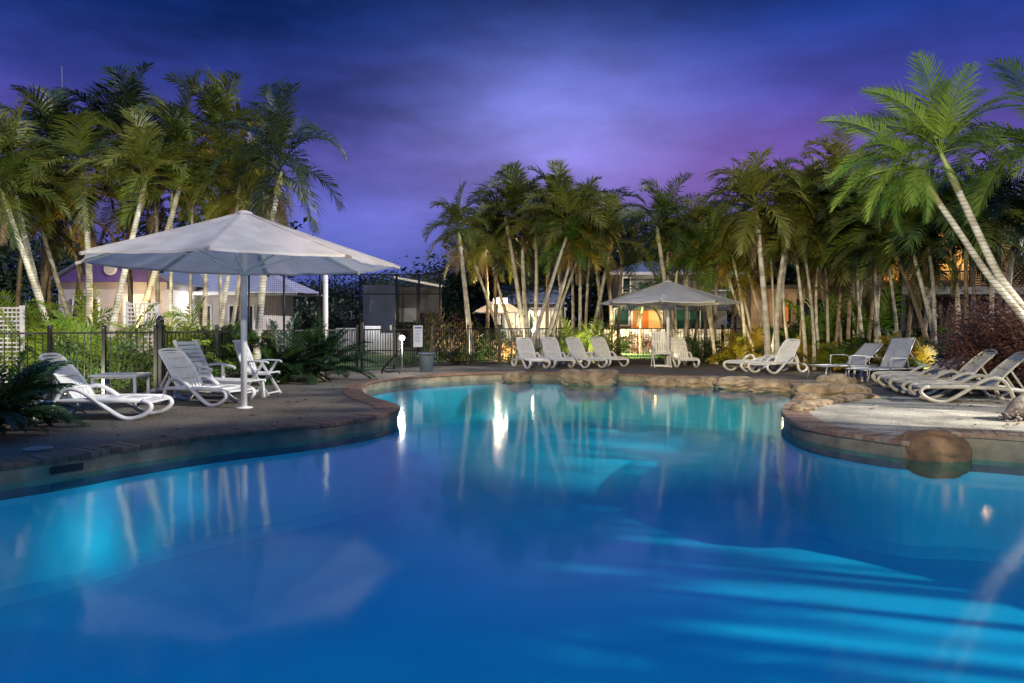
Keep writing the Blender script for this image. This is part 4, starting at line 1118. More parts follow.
# ------------------------------------------------------------------ fence line planting
left_cl = [(2, 392, 15.9, 'left edge clump beside the white lattice', .95), (38, 391, 15.3, 'clump below the leaning pale pair', 1.1), (70, 389, 16.2, 'clump between the leaning pair and the straight palm', 1.05), (104, 388, 15.6, 'clump right of the straight palm', 1.1),
           (176, 384, 16.6, 'clump under the left half of the umbrella', 1.05), (208, 383, 17.0, 'clump just left of the umbrella pole', 1.0), (232, 382, 18, 'clump just right of the umbrella pole', .8),
           (20, 390, 17.2, 'clump behind the left edge clump', 1.25), (88, 390, 17.8, 'tall clump behind the straight palm', 1.2), (190, 382, 18.6, 'clump at the back under the umbrella', 1.15)]
for i, (px, py, d, lb, s) in enumerate(left_cl):
    clump('bright feathery palm shrub behind the fence, ' + lb, ((px - 512) / FPX * d, d, 0), CL_G[i % 4], s, i * 1.3, 'palm shrubs along the left fence')
rs = random.Random(21)
for i, (px, d, lb) in enumerate([(40, 15.2, 'right of the white lattice'), (72, 14.9, 'behind the left lounger back'), (112, 15.0, 'behind the side table'), (150, 15.2, 'beside the tall corner post'), (232, 17.5, 'behind the folding chair')]):
    shrub('leafy mixed shrub pressed against the fence bars ' + lb, ((px - 512) / FPX * d, d, 0), (.75, .4, .95), 700, M_SHRUB, 500 + i, .13, 'shrubs against the left fence')
for k, (px, py, s, lb) in enumerate([(6, 429, .95, 'big dark cycad at the left edge in front of the lounger'), (-20, 436, 1.0, 'dark cycad cut by the left edge of the picture'),
                                    (222, 384, 1.3, 'dark cycad behind the pair of loungers by the umbrella pole'), (281, 382, 1.35, 'cycad right of the folding chair'), (318, 380, 1.3, 'cycad at the bend of the pool edge by the white post'), (196, 388, .8, 'small cycad behind the upright lounger back')]):
    cycad(lb, G(px, py), s, k, k * .9)
for i, (px, d, s, me, lb) in enumerate([(741, 24.6, 1.1, CL_Y[0], 'golden clump left of the tall pale trunk'), (757, 25.2, 1.15, CL_Y[1], 'golden clump behind the tall pale trunk'), (728, 25.4, .8, CL_Y[2], 'small golden clump beside the far umbrella'),
                                         (800, 23.6, .8, CL_Y[2], 'golden clump above the white lounger backs'), (905, 18.8, 1.0, CL_Y[1], 'golden clump behind the grey sling loungers'), (930, 18.0, .95, CL_Y[0], 'golden clump left of the reddish hedge'), (884, 19.6, .7, CL_Y[2], 'low golden clump behind the grey chair back'),
                                         (946, 17.6, 1.1, CL_D[0], 'dark clump behind the cream loungers'), (845, 21.4, .7, CL_G[1], 'green clump behind the first grey lounger'), (575, 26.2, .9, CL_G[2], 'green clump above the third lounger'), (596, 26, .95, CL_G[3], 'green clump right of the four loungers'),
                                         (606, 26.6, .8, CL_Y[0], 'yellowish clump left of the far umbrella'), (700, 26, .8, CL_D[1], 'dark clump below the right side of the far umbrella'), (822, 22.4, .75, CL_Y[1], 'golden clump in the middle of the thicket'), (862, 20.8, .7, CL_Y[0], 'golden clump between the grey loungers'), (798, 25, 1.5, CL_D[0], 'tall dark clump against the rose wall, leftmost'), (825, 24.6, 1.6, CL_G[0], 'tall green clump against the rose wall'), (850, 24.2, 1.5, CL_D[1], 'tall dark clump in the middle of the rose wall'), (876, 22.6, 1.6, CL_G[2], 'tall green clump at the right end of the rose wall'), (905, 21.2, 1.6, CL_D[0], 'tall dark clump below the lit balcony')]):
    clump('feathery palm shrub, ' + lb, ((px - 512) / FPX * d, d, 0), me, s, i * 1.1, 'palm shrubs behind the far loungers')
sh = [(448, 27.5, (1.3, .6, 1.9), M_CROTON, 'tall reddish hedge right of the white sign', 1300, .13), (432, 28, (.7, .5, 1.75), M_SHRUB, 'dark clipped hedge block behind the sign', 900, .12), (455, 25.0, (.9, .4, .5), M_SHRUB, 'low leafy plants at the foot of the lone pale palm', 600, .1),
      (414, 24.4, (.5, .35, .4), M_SHRUB, 'small low plant left of the grey bin', 350, .09), (490, 27.8, (1.3, .6, 1.25), M_SHRUB, 'leafy shrub below the floodlight', 1100, .12), (512, 27.4, (.8, .5, 1.0), M_CROTON, 'reddish shrub left of the globe lamp', 700, .12),
      (548, 27.8, (.7, .5, .9), M_SHRUB, 'round shrub right of the globe lamp', 600, .12), (640, 34.6, (.9, .5, 1.0), M_CROTON, 'dark red shrub against the stone wall', 700, .12), (620, 34.7, (.6, .4, .9), M_SHRUB, 'green shrub against the left end of the stone wall', 500, .12),
      (692, 26.2, (.9, .5, .95), M_SHRUB, 'shrub right of the far lounger under the umbrella', 700, .12), (716, 26, (.7, .5, .8), M_LEAFD, 'dark shrub at the right end of the far fence', 500, .12), (995, 14.6, (1.05, .8, 1.9), M_CROTON, 'big reddish hedge behind the cream loungers', 11000, .075),
      (1045, 13.9, (1.2, .9, 2.0), M_CROTON, 'reddish hedge cut by the right edge', 8000, .075), (968, 15.8, (.7, .6, 1.1), M_LEAFD, 'dark low hedge left of the reddish hedge', 1500, .1), (520, 25.6, (.6, .3, .45), M_SHRUB, 'low plant behind the first of the four loungers', 300, .09)]
for i, (px, d, rad, m, lb, n, ls) in enumerate(sh):
    shrub(lb, ((px - 512) / FPX * d, d, 0), rad, n, m, 600 + i, ls, 'garden shrubs')

# ------------------------------------------------------------------ resin sun lounger
def make_lounger(label, loc, rz, group, m=M_RESIN, back=52, name='sun_lounger'):
    t = thing(name, label, 'sun lounger', loc, rz, group)
    # local x: foot (0) to head (1.9); width along y
    prof = [(.10, .285), (.0, .25), (-.02, .17), (.10, .07), (.27, .022), (.42, .05), (.62, .17), (.86, .34), (1.02, .43), (1.16, .455), (1.29, .40), (1.38, .26), (1.44, .11), (1.54, .025), (1.70, .03), (1.84, .10), (1.80, .19), (1.62, .235)]
    for s in (-1, 1):
        mb = MB(); mb.tube(smooth([(x, s * .315, z) for x, z in prof], 4), .034, 8, sy=1.2, up=(0, 1, 0))
        mb.tube([(.10, s * .315, .285), (.6, s * .315, .292), (1.2, s * .315, .28), (1.62, s * .315, .235)], .030, 8, sy=1.2)
        mb.build('side_frame', m, t)
    # seat: gently curved slatted panel
    def panel(line, w, n, th=.022, gap=.013, taper=0.0, cross=5):
        mb = MB(); sw = (w - gap * (n - 1)) / n; k = len(line)
        for q in range(n):
            y = -w / 2 + sw / 2 + q * (sw + gap)
            vs = []; fs = []
            for i, (x, z) in enumerate(line):
                tx, tz = (line[min(i + 1, k - 1)][0] - line[max(i - 1, 0)][0], line[min(i + 1, k - 1)][1] - line[max(i - 1, 0)][1])
                l = math.hypot(tx, tz); nx, nz_ = -tz / l, tx / l
                fac = 1 - taper * (i / (k - 1)) ** 3
                cz = -.02 * math.cos(PI * y / w)     # slight dish
                for yy, off in ((y - sw / 2, 0), (y + sw / 2, 0), (y + sw / 2, -th), (y - sw / 2, -th)):
                    vs.append((x + nx * (off + cz), yy * fac, z + nz_ * (off + cz)))
            for i in range(k - 1):
                for e in range(4): fs.append((i * 4 + e, i * 4 + (e + 1) % 4, i * 4 + 4 + (e + 1) % 4, i * 4 + 4 + e))
            fs += [(3, 2, 1, 0), (k * 4 - 4, k * 4 - 3, k * 4 - 2, k * 4 - 1)]
            mb.add(vs, fs)
        for c in range(cross):
            f = c / (cross - 1) * (k - 1); i = min(int(f), k - 2); x = line[i][0] + (line[i + 1][0] - line[i][0]) * (f - i); z = line[i][1] + (line[i + 1][1] - line[i][1]) * (f - i)
            fac = 1 - taper * (f / (k - 1)) ** 3
            mb.bar((x, -w / 2 * fac, z - .016), (x, w / 2 * fac, z - .016), .05, .03, up=(0, 0, 1))
        return mb
    seat = [(.02, .275), (.25, .305), (.6, .31), (.95, .295), (1.15, .285)]
    panel(seat, .58, 8).build('seat', m, t)
    b = R(back); bl = [(1.14 + math.cos(b) * s_ - .05 * math.sin(PI * s_ / .8) * math.sin(b) * .6, .285 + math.sin(b) * s_ + .05 * math.sin(PI * s_ / .8) * math.cos(b) * .6) for s_ in (0, .15, .3, .45, .6, .72, .80)]
    bk = panel(bl, .56, 8, taper=.16); 
    for s in (-1, 1): bk.tube([(x, s * .285 * (1 - .16 * (i / 6) ** 3), z) for i, (x, z) in enumerate(bl)], .018, 6)
    bk.tube(smooth([(bl[-1][0], -.24, bl[-1][1]), (bl[-1][0] + .03 * math.cos(b), -.12, bl[-1][1] + .03), (bl[-1][0] + .035 * math.cos(b), .12, bl[-1][1] + .03), (bl[-1][0], .24, bl[-1][1])], 4), .022, 6)
    bk.build('backrest', m, t)
    mb = MB()
    for s in (-1, 1): mb.bar((bl[3][0], s * .2, bl[3][1] - .03), (1.66, s * .2, .23), .03, .03)
    mb.bar((1.66, -.315, .22), (1.66, .315, .22), .04, .03)
    mb.build('backrest_support', m, t)
    return t
def lpos(fx, fy, dx, dy, at=.35):
    """place so the front contact centre is at (fx, fy); (dx, dy) points from foot to head"""
    a = math.atan2(dy, dx); u = Vector((math.cos(a), math.sin(a), 0))
    return Vector((fx, fy, 0)) - u * at, a
GW = 'white resin sun loungers'
p, a = lpos(-5.62, 10.78, -1, 0.0)
proto = make_lounger('white resin lounger beside the dark cycad, leftmost of the loungers', p, a, GW)
specs = []
p, a = lpos(-5.0, 12.5, -.92, .40); dup(proto, p, a, 'white resin lounger partly behind the near umbrella pole, striped with light', GW)
for (px, py, dx, dy, lb) in [(536, 368.6, -.30, .95, 'first from the left of four white loungers on the far pool edge'), (561, 368.0, -.25, .97, 'second from the left of four white loungers on the far pool edge'),
                             (592, 367.8, -.42, .91, 'third of four white loungers on the far pool edge, above the boulder'), (614, 366.8, -.32, .95, 'rightmost of four white loungers on the far pool edge'),
                             (686, 367.6, -.02, 1, 'white lounger facing the pool right of the far umbrella pole'),
                             (766, 373.2, .82, .57, 'white lounger right of the pair by the pale palms')]:
    g_ = G(px, py); p, a = lpos(g_.x, g_.y, dx, dy); dup(proto, p, a, lb, GW)
g_ = G(741, 371.2); p, a = lpos(g_.x, g_.y, .84, .54)
make_lounger('white lounger lying flat, left of the pair by the pale palms', p, a, GW, M_RESIN, 8)
GC = 'cream resin loungers on the right terrace'
p, a = lpos(7.72, 13.05, .965, -.22)
cream = make_lounger('nearest cream lounger, cut by the right edge of the picture', p, a, GC, M_RESIN2, 46)
for (fx, fy, dx, dy, lb) in [(7.95, 14.15, .985, -.12, 'cream lounger directly behind the nearest one at the right edge'), (8.25, 15.2, .99, -.12, 'cream lounger in the middle of the right terrace, front of the farther two'),
                             (8.6, 16.15, .985, -.12, 'cream lounger farthest left of the right terrace, beside the grey ones')]:
    p, a = lpos(fx, fy, dx, dy); dup(cream, p, a, lb, GC)

# ------------------------------------------------------------------ flat chaise with straight legs behind the striped lounger
p = G(256, 399); a = math.atan2(.30, -.95)
t = thing('chaise', 'white straight legged chaise with steep wavy backrest behind the striped lounger', 'chaise lounge', p, a)
mb = MB()
for i in range(15): mb.box((.04 + i * .085, 0, .345), (.07, .58, .022))
for s in (-1, 1): mb.bar((0, s * .28, .325), (1.72, s * .28, .325), .04, .05)
mb.build('seat', M_RESIN, t)
mb = MB(); b = R(62)
for i in range(9):
    s_ = .06 + i * .088; wv = .012 * math.sin(i * 2.1)
    mb.box((1.22 + math.cos(b) * s_ - wv, 0, .35 + math.sin(b) * s_), (.072, .56, .024), Matrix.Rotation(-b + .22, 3, 'Y'))
for s in (-1, 1): mb.bar((1.22, s * .275, .33), (1.22 + math.cos(b) * .86, s * .275, .33 + math.sin(b) * .86), .035, .06)
mb.build('backrest', M_RESIN, t)
for s in (-1, 1):
    mb = MB(); mb.tube(smooth([(1.34, s * .32, .60), (1.05, s * .33, .62), (.78, s * .33, .57), (.72, s * .32, .54)], 4), .025, 7); mb.bar((1.0, s * .32, .34), (1.0, s * .32, .61), .035, .05); mb.build('armrest', M_RESIN, t)
for x in (.06, 1.55):
    for s in (-1, 1):
        mb = MB(); mb.bar((x, s * .26, .33), (x - (.03 if x < 1 else -.05), s * .27, 0), .05, .06); mb.build('leg', M_RESIN, t)

# ------------------------------------------------------------------ folding chairs
def folding_chair(label, loc, rz, m=M_RESIN, tall=1.08):
    # faces local +x
    t = thing('folding_chair', label, 'folding chair', loc, rz, 'white folding chairs')
    mb = MB()
    for i in range(7): mb.box((-.20 + i * .072, 0, .43 + .004 * (i - 3) ** 2 * .5), (.058, .46, .02))
    for s in (-1, 1): mb.bar((-.24, s * .23, .42), (.26, s * .23, .425), .035, .035)
    mb.build('seat', m, t)
    mb = MB()
    lean = .24; H = tall - .44
    for i in range(6):
        y = -.2 + i * .08
        mb.bar((-.24, y, .46), (-.24 - lean * .95, y * .92, .44 + H * .95), .058, .018, up=(1, 0, .3))
    for f in (.1, .55, .97): mb.bar((-.24 - lean * f, -.24, .44 + H * f), (-.24 - lean * f, .24, .44 + H * f), .03, .05)
    for s in (-1, 1): mb.tube([(-.22, s * .245, .40), (-.24 - lean * .5, s * .245, .44 + H * .5), (-.24 - lean, s * .20, tall)], .02, 7)
    mb.build('backrest', m, t)
    for s in (-1, 1):
        mb = MB(); mb.tube([(-.28, s * .27, .66), (0, s * .28, .675), (.24, s * .28, .665), (.28, s * .27, .64)], .024, 7, sy=.7); mb.build('armrest', m, t)
        mb = MB(); mb.bar((-.17, s * .265, .65), (.27, s * .265, 0), .045, .026, up=(0, 1, 0)); mb.build('leg', m, t)
        mb = MB(); mb.bar((.17, s * .292, .65), (-.27, s * .292, 0), .045, .026, up=(0, 1, 0)); mb.build('leg', m, t)
    mb = MB(); mb.bar((.24, -.265, .05), (.24, .265, .05), .03, .03); mb.bar((-.24, -.292, .05), (-.24, .292, .05), .03, .03); mb.build('foot_rail', m, t)
    return t
g_ = G(262, 394.5); folding_chair('white folding armchair standing just right of the near umbrella pole', g_, R(-8))
g_ = G(661.5, 367.2); folding_chair('white high backed folding chair left of the far umbrella pole', g_, R(-92), tall=1.14)

# ------------------------------------------------------------------ side tables
def side_table(label, loc, rz, w, h, m=M_RESIN):
    t = thing('side_table', label, 'side table', loc, rz, 'white side tables')
    mb = MB(); mb.box((0, 0, h - .015), (w, w * .86, .03)); mb.box((0, 0, h - .045), (w - .06, w * .86 - .06, .03)); mb.build('tabletop', m, t)
    for sx in (-1, 1):
        for sy in (-1, 1):
            mb = MB(); mb.tube([(sx * (w / 2 - .06), sy * (w * .43 - .06), h - .06), (sx * (w / 2 - .045), sy * (w * .43 - .045), 0)], [.03, .026], 8); mb.build('leg', m, t)
    return t
side_table('square white plastic side table behind the leftmost lounger', (-6.68, 12.3, 0), R(6), .78, .55)
side_table('small white side table between the two grey sling loungers', (8.62, 17.62, 0), R(12), .44, .36)

# ------------------------------------------------------------------ sling loungers
def sling(label, loc, rz, back):
    t = thing('sling_lounger', label, 'sun lounger', loc, rz, 'grey sling loungers')
    b = R(back); sw = .27
    mb = MB()
    for s in (-1, 1): mb.tube([(0, s * .31, .33), (.02, s * .31, .345), (1.9, s * .31, .345)], .018, 7)
    for x in (0.0, 1.2, 1.9): mb.tube([(x, -.31, .34), (x, .31, .34)], .016, 7)
    mb.build('frame', M_ALU, t)
    mb = MB(); n = 10
    ln = [(i / n * 1.2, .36 - .02 * math.sin(PI * i / n)) for i in range(n + 1)]
    mb.add([(x, y, z) for x, z in ln for y in (-.29, .29)], [(2 * i, 2 * i + 1, 2 * i + 3, 2 * i + 2) for i in range(n)], True)
    mb.add([(x, y, z - .008) for x, z in ln for y in (-.29, .29)], [(2 * i + 2, 2 * i + 3, 2 * i + 1, 2 * i) for i in range(n)], True)
    mb.build('seat_sling', M_SLING, t)
    e = (1.2 + math.cos(b) * .82, .36 + math.sin(b) * .82)
    mb = MB()
    for s in (-1, 1): mb.tube([(1.2, s * .30, .35), (e[0], s * .30, e[1])], .017, 7)
    mb.tube([(e[0], -.3, e[1]), (e[0], .3, e[1])], .017, 7); bf = mb.build('back_frame', M_ALU, t)
    mb = MB(); nx, nz_ = -math.sin(b) * .006, math.cos(b) * .006
    q = [(1.21, -.285, .365), (1.21, .285, .365), (e[0], .285, e[1]), (e[0], -.285, e[1])]
    mb.add([(x + nx, y, z + nz_) for x, y, z in q] + [(x - nx, y, z - nz_) for x, y, z in q], [(0, 1, 2, 3), (7, 6, 5, 4), (0, 4, 5, 1), (1, 5, 6, 2), (2, 6, 7, 3), (3, 7, 4, 0)]); mb.build('back_sling', M_SLING, t)
    for s in (-1, 1):
        mb = MB(); mb.tube(smooth([(.74, s * .335, .34), (.75, s * .335, .56), (.80, s * .335, .60), (1.25, s * .335, .58), (1.32, s * .335, .52), (1.36, s * .335, .36)], 3), .016, 7); mb.build('armrest', M_ALU, t)
        for x, dx in ((.06, -.05), (.74, -.03), (1.62, .06)):
            mb = MB(); mb.tube([(x, s * .31, .34), (x + dx, s * .315, 0)], .017, 7); mb.build('leg', M_ALU, t)
    mb = MB()
    for s in (-1, 1): mb.tube([(1.2 + math.cos(b) * .5, s * .27, .34 + math.sin(b) * .5), (1.85, s * .27, .345)], .011, 6)
    mb.build('backrest_support', M_ALU, t)
    return t
g_ = G(816, 379.4); sling('grey sling lounger with low reclined back, left of two', g_, math.atan2(.30, .95), 40)
g_ = G(856, 384.2); sling('grey sling lounger with tall raised back, right of two', g_, math.atan2(.42, .90), 58)

# ------------------------------------------------------------------ umbrellas
def umbrella(label, loc, rad, rim, apex, ph, cm, group, n=8, tilt=0, sag=.035, struts=True):
    t = thing('pool_umbrella', label, 'umbrella', loc, 0, group)
    mb = MB(); mb.tube([(0, 0, -.01), (0, 0, apex - .05)], .052, 14); mb.build('pole', M_POLE, t)
    mb = MB(); mb.lathe([(.14, 0), (.14, .015), (.05, .03), (.045, .09)], n=18); mb.build('base_plate', M_POLE, t)
    top = Vector((0, 0, apex)); cor = [Vector((rad * math.cos(ph + 2 * PI * k / n), rad * math.sin(ph + 2 * PI * k / n), rim)) for k in range(n)]
    mb = MB(); NS, NT = 14, 12
    for k in range(n):
        a, b = cor[k], cor[(k + 1) % n]; vs = []; fs = []
        for i in range(NT + 1):
            r_ = i / NT
            for j in range(NS + 1):
                f = j / NS; p = top.lerp(a.lerp(b, f), max(r_, .004))
                edge = 4 * f * (1 - f)
                p = p + Vector((0, 0, -sag * edge * r_ * 1.2 + .03 * math.sin(PI * r_) - .04 * math.sin(PI * r_)))
                p = p - (a.lerp(b, .5) - Vector((0, 0, rim))).normalized() * (edge * .018 * r_ * rad * .5)
                p.z += .022 * mnoise.noise(Vector((f * 5 + k * 9, r_ * 2.2, k))) * edge * (.4 + r_) + .008 * mnoise.noise(Vector((p.x * 5, p.y * 5, k)))
                vs.append(p)
        for i in range(NT):
            for j in range(NS): fs.append((i * (NS + 1) + j, (i + 1) * (NS + 1) + j, (i + 1) * (NS + 1) + j + 1, i * (NS + 1) + j + 1))
        o0 = len(mb.v); mb.add(vs, fs, True)
        # underside and hem
        hem = [v for v in vs[-(NS + 1):]]
        mb.add([v + Vector((0, 0, .002)) for v in hem] + [v - Vector((0, 0, .035)) for v in hem], [(j, j + 1, NS + 2 + j, NS + 1 + j) for j in range(NS)])
    mb.build('canopy', cm, t)
    mb = MB()
    for c in cor:
        path = [top.lerp(c, .06 + .93 * i / 8) - Vector((0, 0, .01 * math.sin(PI * i / 8) - .005)) for i in range(9)]
        for p_, q_ in zip(path[:-1], path[1:]): mb.bar(p_, q_, .045, .006)
    mb.build('seam_bands', cm, t)
    mb = MB(); mb.lathe([(.15, apex - .05), (.13, apex - .005), (.05, apex + .02), (.02, apex + .03)], n=16); mb.build('finial_cap', cm, t)
    hub = MB(); hub.lathe([(.05, rim - .22), (.085, rim - .20), (.085, rim - .12), (.05, rim - .10)], n=16); hub.build('hub', M_POLE, t)
    for c in cor:
        u = Vector((c.x, c.y, 0)).normalized(); dz = (apex - rim)
        mb = MB(); mb.bar(top - Vector((0, 0, .06)), c * 1.0 - Vector((0, 0, .035)), .03, .035); rb = mb.build('rib', M_POLE, t)
        mb = MB(); q = c - Vector((0, 0, .03)); mb.bar(q - u * .03 + Vector((0, 0, .012)), q + u * .07 - Vector((0, 0, .02)), .05, .05); mb.build('end_cap', M_TIP, rb)
        mb = MB(); m_ = top.lerp(c, .56) - Vector((0, 0, .07)); mb.bar(u * .06 + Vector((0, 0, rim - .15)), m_, .026, .03); mb.build('strut', M_POLE, t)
    return t
g_ = G(244, 408)
umbrella('large white octagonal pool umbrella on the left terrace', g_, 2.5, 2.42, 3.27, R(10), M_CANVAS, 'octagonal pool umbrellas', sag=.02)
g_ = G(668, 367)
umbrella('smaller pale octagonal umbrella across the pool', g_, 2.2, 2.10, 2.80, R(27), M_CANVAS2, 'octagonal pool umbrellas')
g_ = P(499, 0, 33); g_.z = 0
umbrella('small cream umbrella lit by the floodlight behind the palms', g_, 1.15, 1.98, 2.62, R(20), M_CANVAS2, 'octagonal pool umbrellas')

# ------------------------------------------------------------------ poles, lamps, bin, sign, rails
mb = MB(); d = 21.4; c = P(325.5, 0, d); zt = EYE + (324 - 268) / FPX * d
t = thing('steel_post', 'round white steel post behind the cycads, right of the near umbrella', 'post', (c.x, d, 0))
mb.tube([(0, 0, -.02), (0, 0, zt)], .075, 14); mb.build('shaft', M_POLE, t)
mb = MB(); mb.lathe([(.15, 0), (.15, .02), (.08, .03)], n=16); mb.build('flange', M_POLE, t)
mb = MB(); mb.lathe([(.08, zt), (.08, zt + .02), (.02, zt + .05)], n=14); mb.build('cap', M_POLE, t)

t = thing('flood_lamp', 'bright white floodlight on a slim pole beside the cream umbrella', 'lamp', P(497, 0, 30.4).xy.to_3d())
zz_ = EYE + (324 - 301) / FPX * 30.4
mb = MB(); mb.tube([(0, .12, -.02), (0, .12, zz_ + .1)], .04, 10); mb.build('pole', M_ALU, t)
for dx in (-.02, .30):
    mb = MB(); mb.box((dx, .05, zz_), (.29, .1, .26)); hs_ = mb.build('housing', M_BLACK, t)
    mb = MB(); mb.box((dx, -.006, zz_), (.25, .012, .22)); mb.build('lens', M_BULB, hs_)
mb = MB(); mb.bar((-.1, .12, zz_ - .02), (.42, .12, zz_ - .02), .05, .05); mb.build('bracket', M_ALU, t)
spot('flood_lamp_light', (t.location.x, 30.25, zz_), (t.location.x + .2, 20, 1.5), 420, (1, .84, .55), 150, .8)
point('flood_lamp_light', (t.location.x + .15, 31.2, zz_ + .45), 300, (1, .62, .28))

t = thing('globe_lamp', 'small round globe lamp on a post behind the far fence', 'lamp', P(534.5, 0, 27.6).xy.to_3d())
zz_ = EYE + (324 - 330) / FPX * 27.6
mb = MB(); mb.tube([(0, 0, -.02), (0, 0, zz_ - .1)], .03, 10); mb.build('post', M_BLACK, t)
mb = MB(); mb.lathe([(.1 * math.sin(PI * i / 10) + .001, zz_ - .1 * math.cos(PI * i / 10)) for i in range(11)], n=16); mb.build('globe', M_BULBW, t)
point('globe_lamp_light', (t.location.x, 27.3, zz_ + .05), 45, (1, .93, .75), .1)

lp = G(402, 373.2)
t = thing('bollard_lamp', 'thin steel bollard with a dazzling white lamp at the pool edge', 'lamp', lp)
zz_ = EYE + (324 - 338) / FPX * lp.y
mb = MB(); mb.tube([(0, 0, -.02), (0, 0, zz_ - .06)], .022, 10); mb.build('post', M_STEEL, t)
mb = MB(); mb.lathe([(.075 * math.sin(PI * i / 10) + .001, zz_ - .075 * math.cos(PI * i / 10)) for i in range(11)], n=16); mb.build('bulb', M_BULB, t)
point('bollard_light', (lp.x, lp.y - .16, zz_ + .02), 55, (1, .96, .85), .08)

t = thing('pool_rail', 'dark tubular hand rail leaning to the left of the bollard lamp', 'hand rail', G(392, 373.5))
mb = MB(); mb.tube(smooth([(.22, 0, .68), (.0, 0, .42), (-.26, 0, .12), (-.28, 0, .0)], 4), .025, 8); mb.build('upper_tube', M_BLACK, t)
mb = MB(); mb.tube(smooth([(-.27, 0, .10), (-.10, -.02, .045), (.08, -.03, .075), (.2, -.03, .05), (.22, -.03, -.02)], 4), .022, 8); mb.build('lower_tube', M_BLACK, t)

t = thing('rubbish_bin', 'grey round plastic bin standing near the pool gate', 'bin', G(426.5, 371.3))
mb = MB(); mb.lathe([(.185, 0), (.19, .02), (.225, .50), (.225, .515)], n=28); mb.build('body', M_BIN, t)
mb = MB(); mb.lathe([(.235, .49), (.262, .50), (.262, .545), (.24, .56), (.1, .575), (.01, .58)], n=28); mb.build('lid', M_BIN, t)
mb = MB()
for s in (-1, 1): mb.box((s * .25, 0, .45), (.05, .1, .05))
mb.build('handle', M_BIN, t)

fa, fb = G(394, 369.3), G(432, 366.4); c = fa.lerp(fb, .62); c.y -= .07
t = thing('rules_sign', 'white notice board fixed to the fence above the grey bin', 'sign', (c.x, c.y, 0), math.atan2((fb - fa).y, (fb - fa).x))
w, z0, z1 = .44, EYE + (324 - 347) / FPX * c.y, EYE + (324 - 325.5) / FPX * c.y
mb = MB(); mb.box((0, 0, (z0 + z1) / 2), (w, .02, z1 - z0)); mb.build('board', M_SIGN, t)
mb = MB(); rs2 = random.Random(3)
mb.box((0, -.0125, z1 - .07), (w * .8, .004, .06))
for i in range(9): mb.box((-.02 - rs2.uniform(0, .03), -.0125, z1 - .16 - i * .045), (w * rs2.uniform(.5, .75), .004, .012))
mb.build('printed_lines', M_INK, t)
mb = MB()
for s in (-1, 1): mb.box((s * .1, .035, (z0 + z1) / 2), (.03, .05, .06))
mb.build('bracket', M_BLACK, t)
# tall antenna mast seen over the middle palms and the left grove
for (px, d, yt, lb) in [(461, 52, 176, 'thin mast rising above the lone pale palm'), (66, 50, 66, 'thin slanted mast above the left grove')]:
    mb = MB(); zt = EYE + (324 - yt) / FPX * d; mb.tube([(0, 0, -.02), (-.3 if px < 100 else 0, 0, zt)], [.08, .03], 8)
    for k in range(3): mb.bar((-.25 if px < 100 else -.2, 0, zt - 1 - k * .5), (.2, 0, zt - 1 - k * .5), .03, .03)
    o = mb.build('antenna_mast', M_ALU); o.location = ((px - 512) / FPX * d, d, 0); tag(o, lb, 'mast', 'antenna masts')

# ------------------------------------------------------------------ rocks
def rock(label, loc, size, seed, rz=0, sink=.15, name='boulder', cat='boulder', mt=None, rough=1.0):
    bm = bmesh.new(); bmesh.ops.create_icosphere(bm, subdivisions=5, radius=1)
    for v in bm.verts:
        n_ = v.co.normalized()
        # superellipsoid flattening for a worn sandstone block
        e = 2.7; k = (abs(n_.x) ** e + abs(n_.y) ** e + abs(n_.z) ** e) ** (-1 / e)
        q = n_ * k
        f = 1 + rough * (.16 * mnoise.noise(q * 1.1 + Vector((seed * 7.1, 0, 0))) + .09 * mnoise.noise(q * 2.3 + Vector((0, seed * 3.3, 0))) - .10 * max(0, .22 - abs(mnoise.noise(q * 1.7 + Vector((seed * 2.2, 5, 0))))) / .22 + .025 * mnoise.noise(q * 7) + .012 * mnoise.noise(q * 17))
        q = q * f
        v.co = Vector((q.x * size[0], q.y * size[1], q.z * size[2]))
    for f in bm.faces: f.smooth = True
    me = bpy.data.meshes.new(name); bm.to_mesh(me); bm.free(); me.materials.append(mt or M_ROCK)
    o = bpy.data.objects.new(name, me); COL.objects.link(o); o.location = Vector(loc) + Vector((0, 0, size[2] * (1 - 2 * sink))); o.rotation_euler = (0, 0, rz)
    return tag(o, label, cat, 'sandstone boulders around the pool')
rk = Vector((4.98, 8.5, 0))
rock('big rounded orange sandstone boulder in the pool wall at the right', (5.04, 8.66, -.44), (.42, .36, .28), 1, .1, .0, mt=M_RUST, rough=.45)
g_ = G(517, 374.5); rock('small dark topped boulder left of the big far boulder', (g_.x, g_.y, -.3), (.40, .34, .19), 2, .2, .0)
g_ = G(578, 376.0); rock('wide low boulder below the third lounger, left half of a pair', (g_.x, g_.y - .1, -.36), (.54, .44, .28), 3, .1, .0)
g_ = G(599, 376.4); rock('boulder joined to the right of the wide low one', (g_.x, g_.y - .1, -.36), (.50, .44, .29), 4, -.2, .0)
for i, (px, py, w, hh, lb) in enumerate([(664, 377.5, .50, .20, 'flat pale stone at the left of the far row'), (692, 378.2, .45, .20, 'flat stone, second of the far row'), (710, 378.6, .32, .22, 'small ochre stone in the far row'), (738, 380.2, .60, .22, 'long flat stone in the middle of the far row'),
                                         (770, 382.6, .52, .22, 'rounded ochre stone at the right of the far row')]):
    g_ = G(px, py); rock(lb, (g_.x, g_.y, -.30), (w, .34, hh * .85), 10 + i, .05 * i, .0, 'edging_stone', 'edging stone')
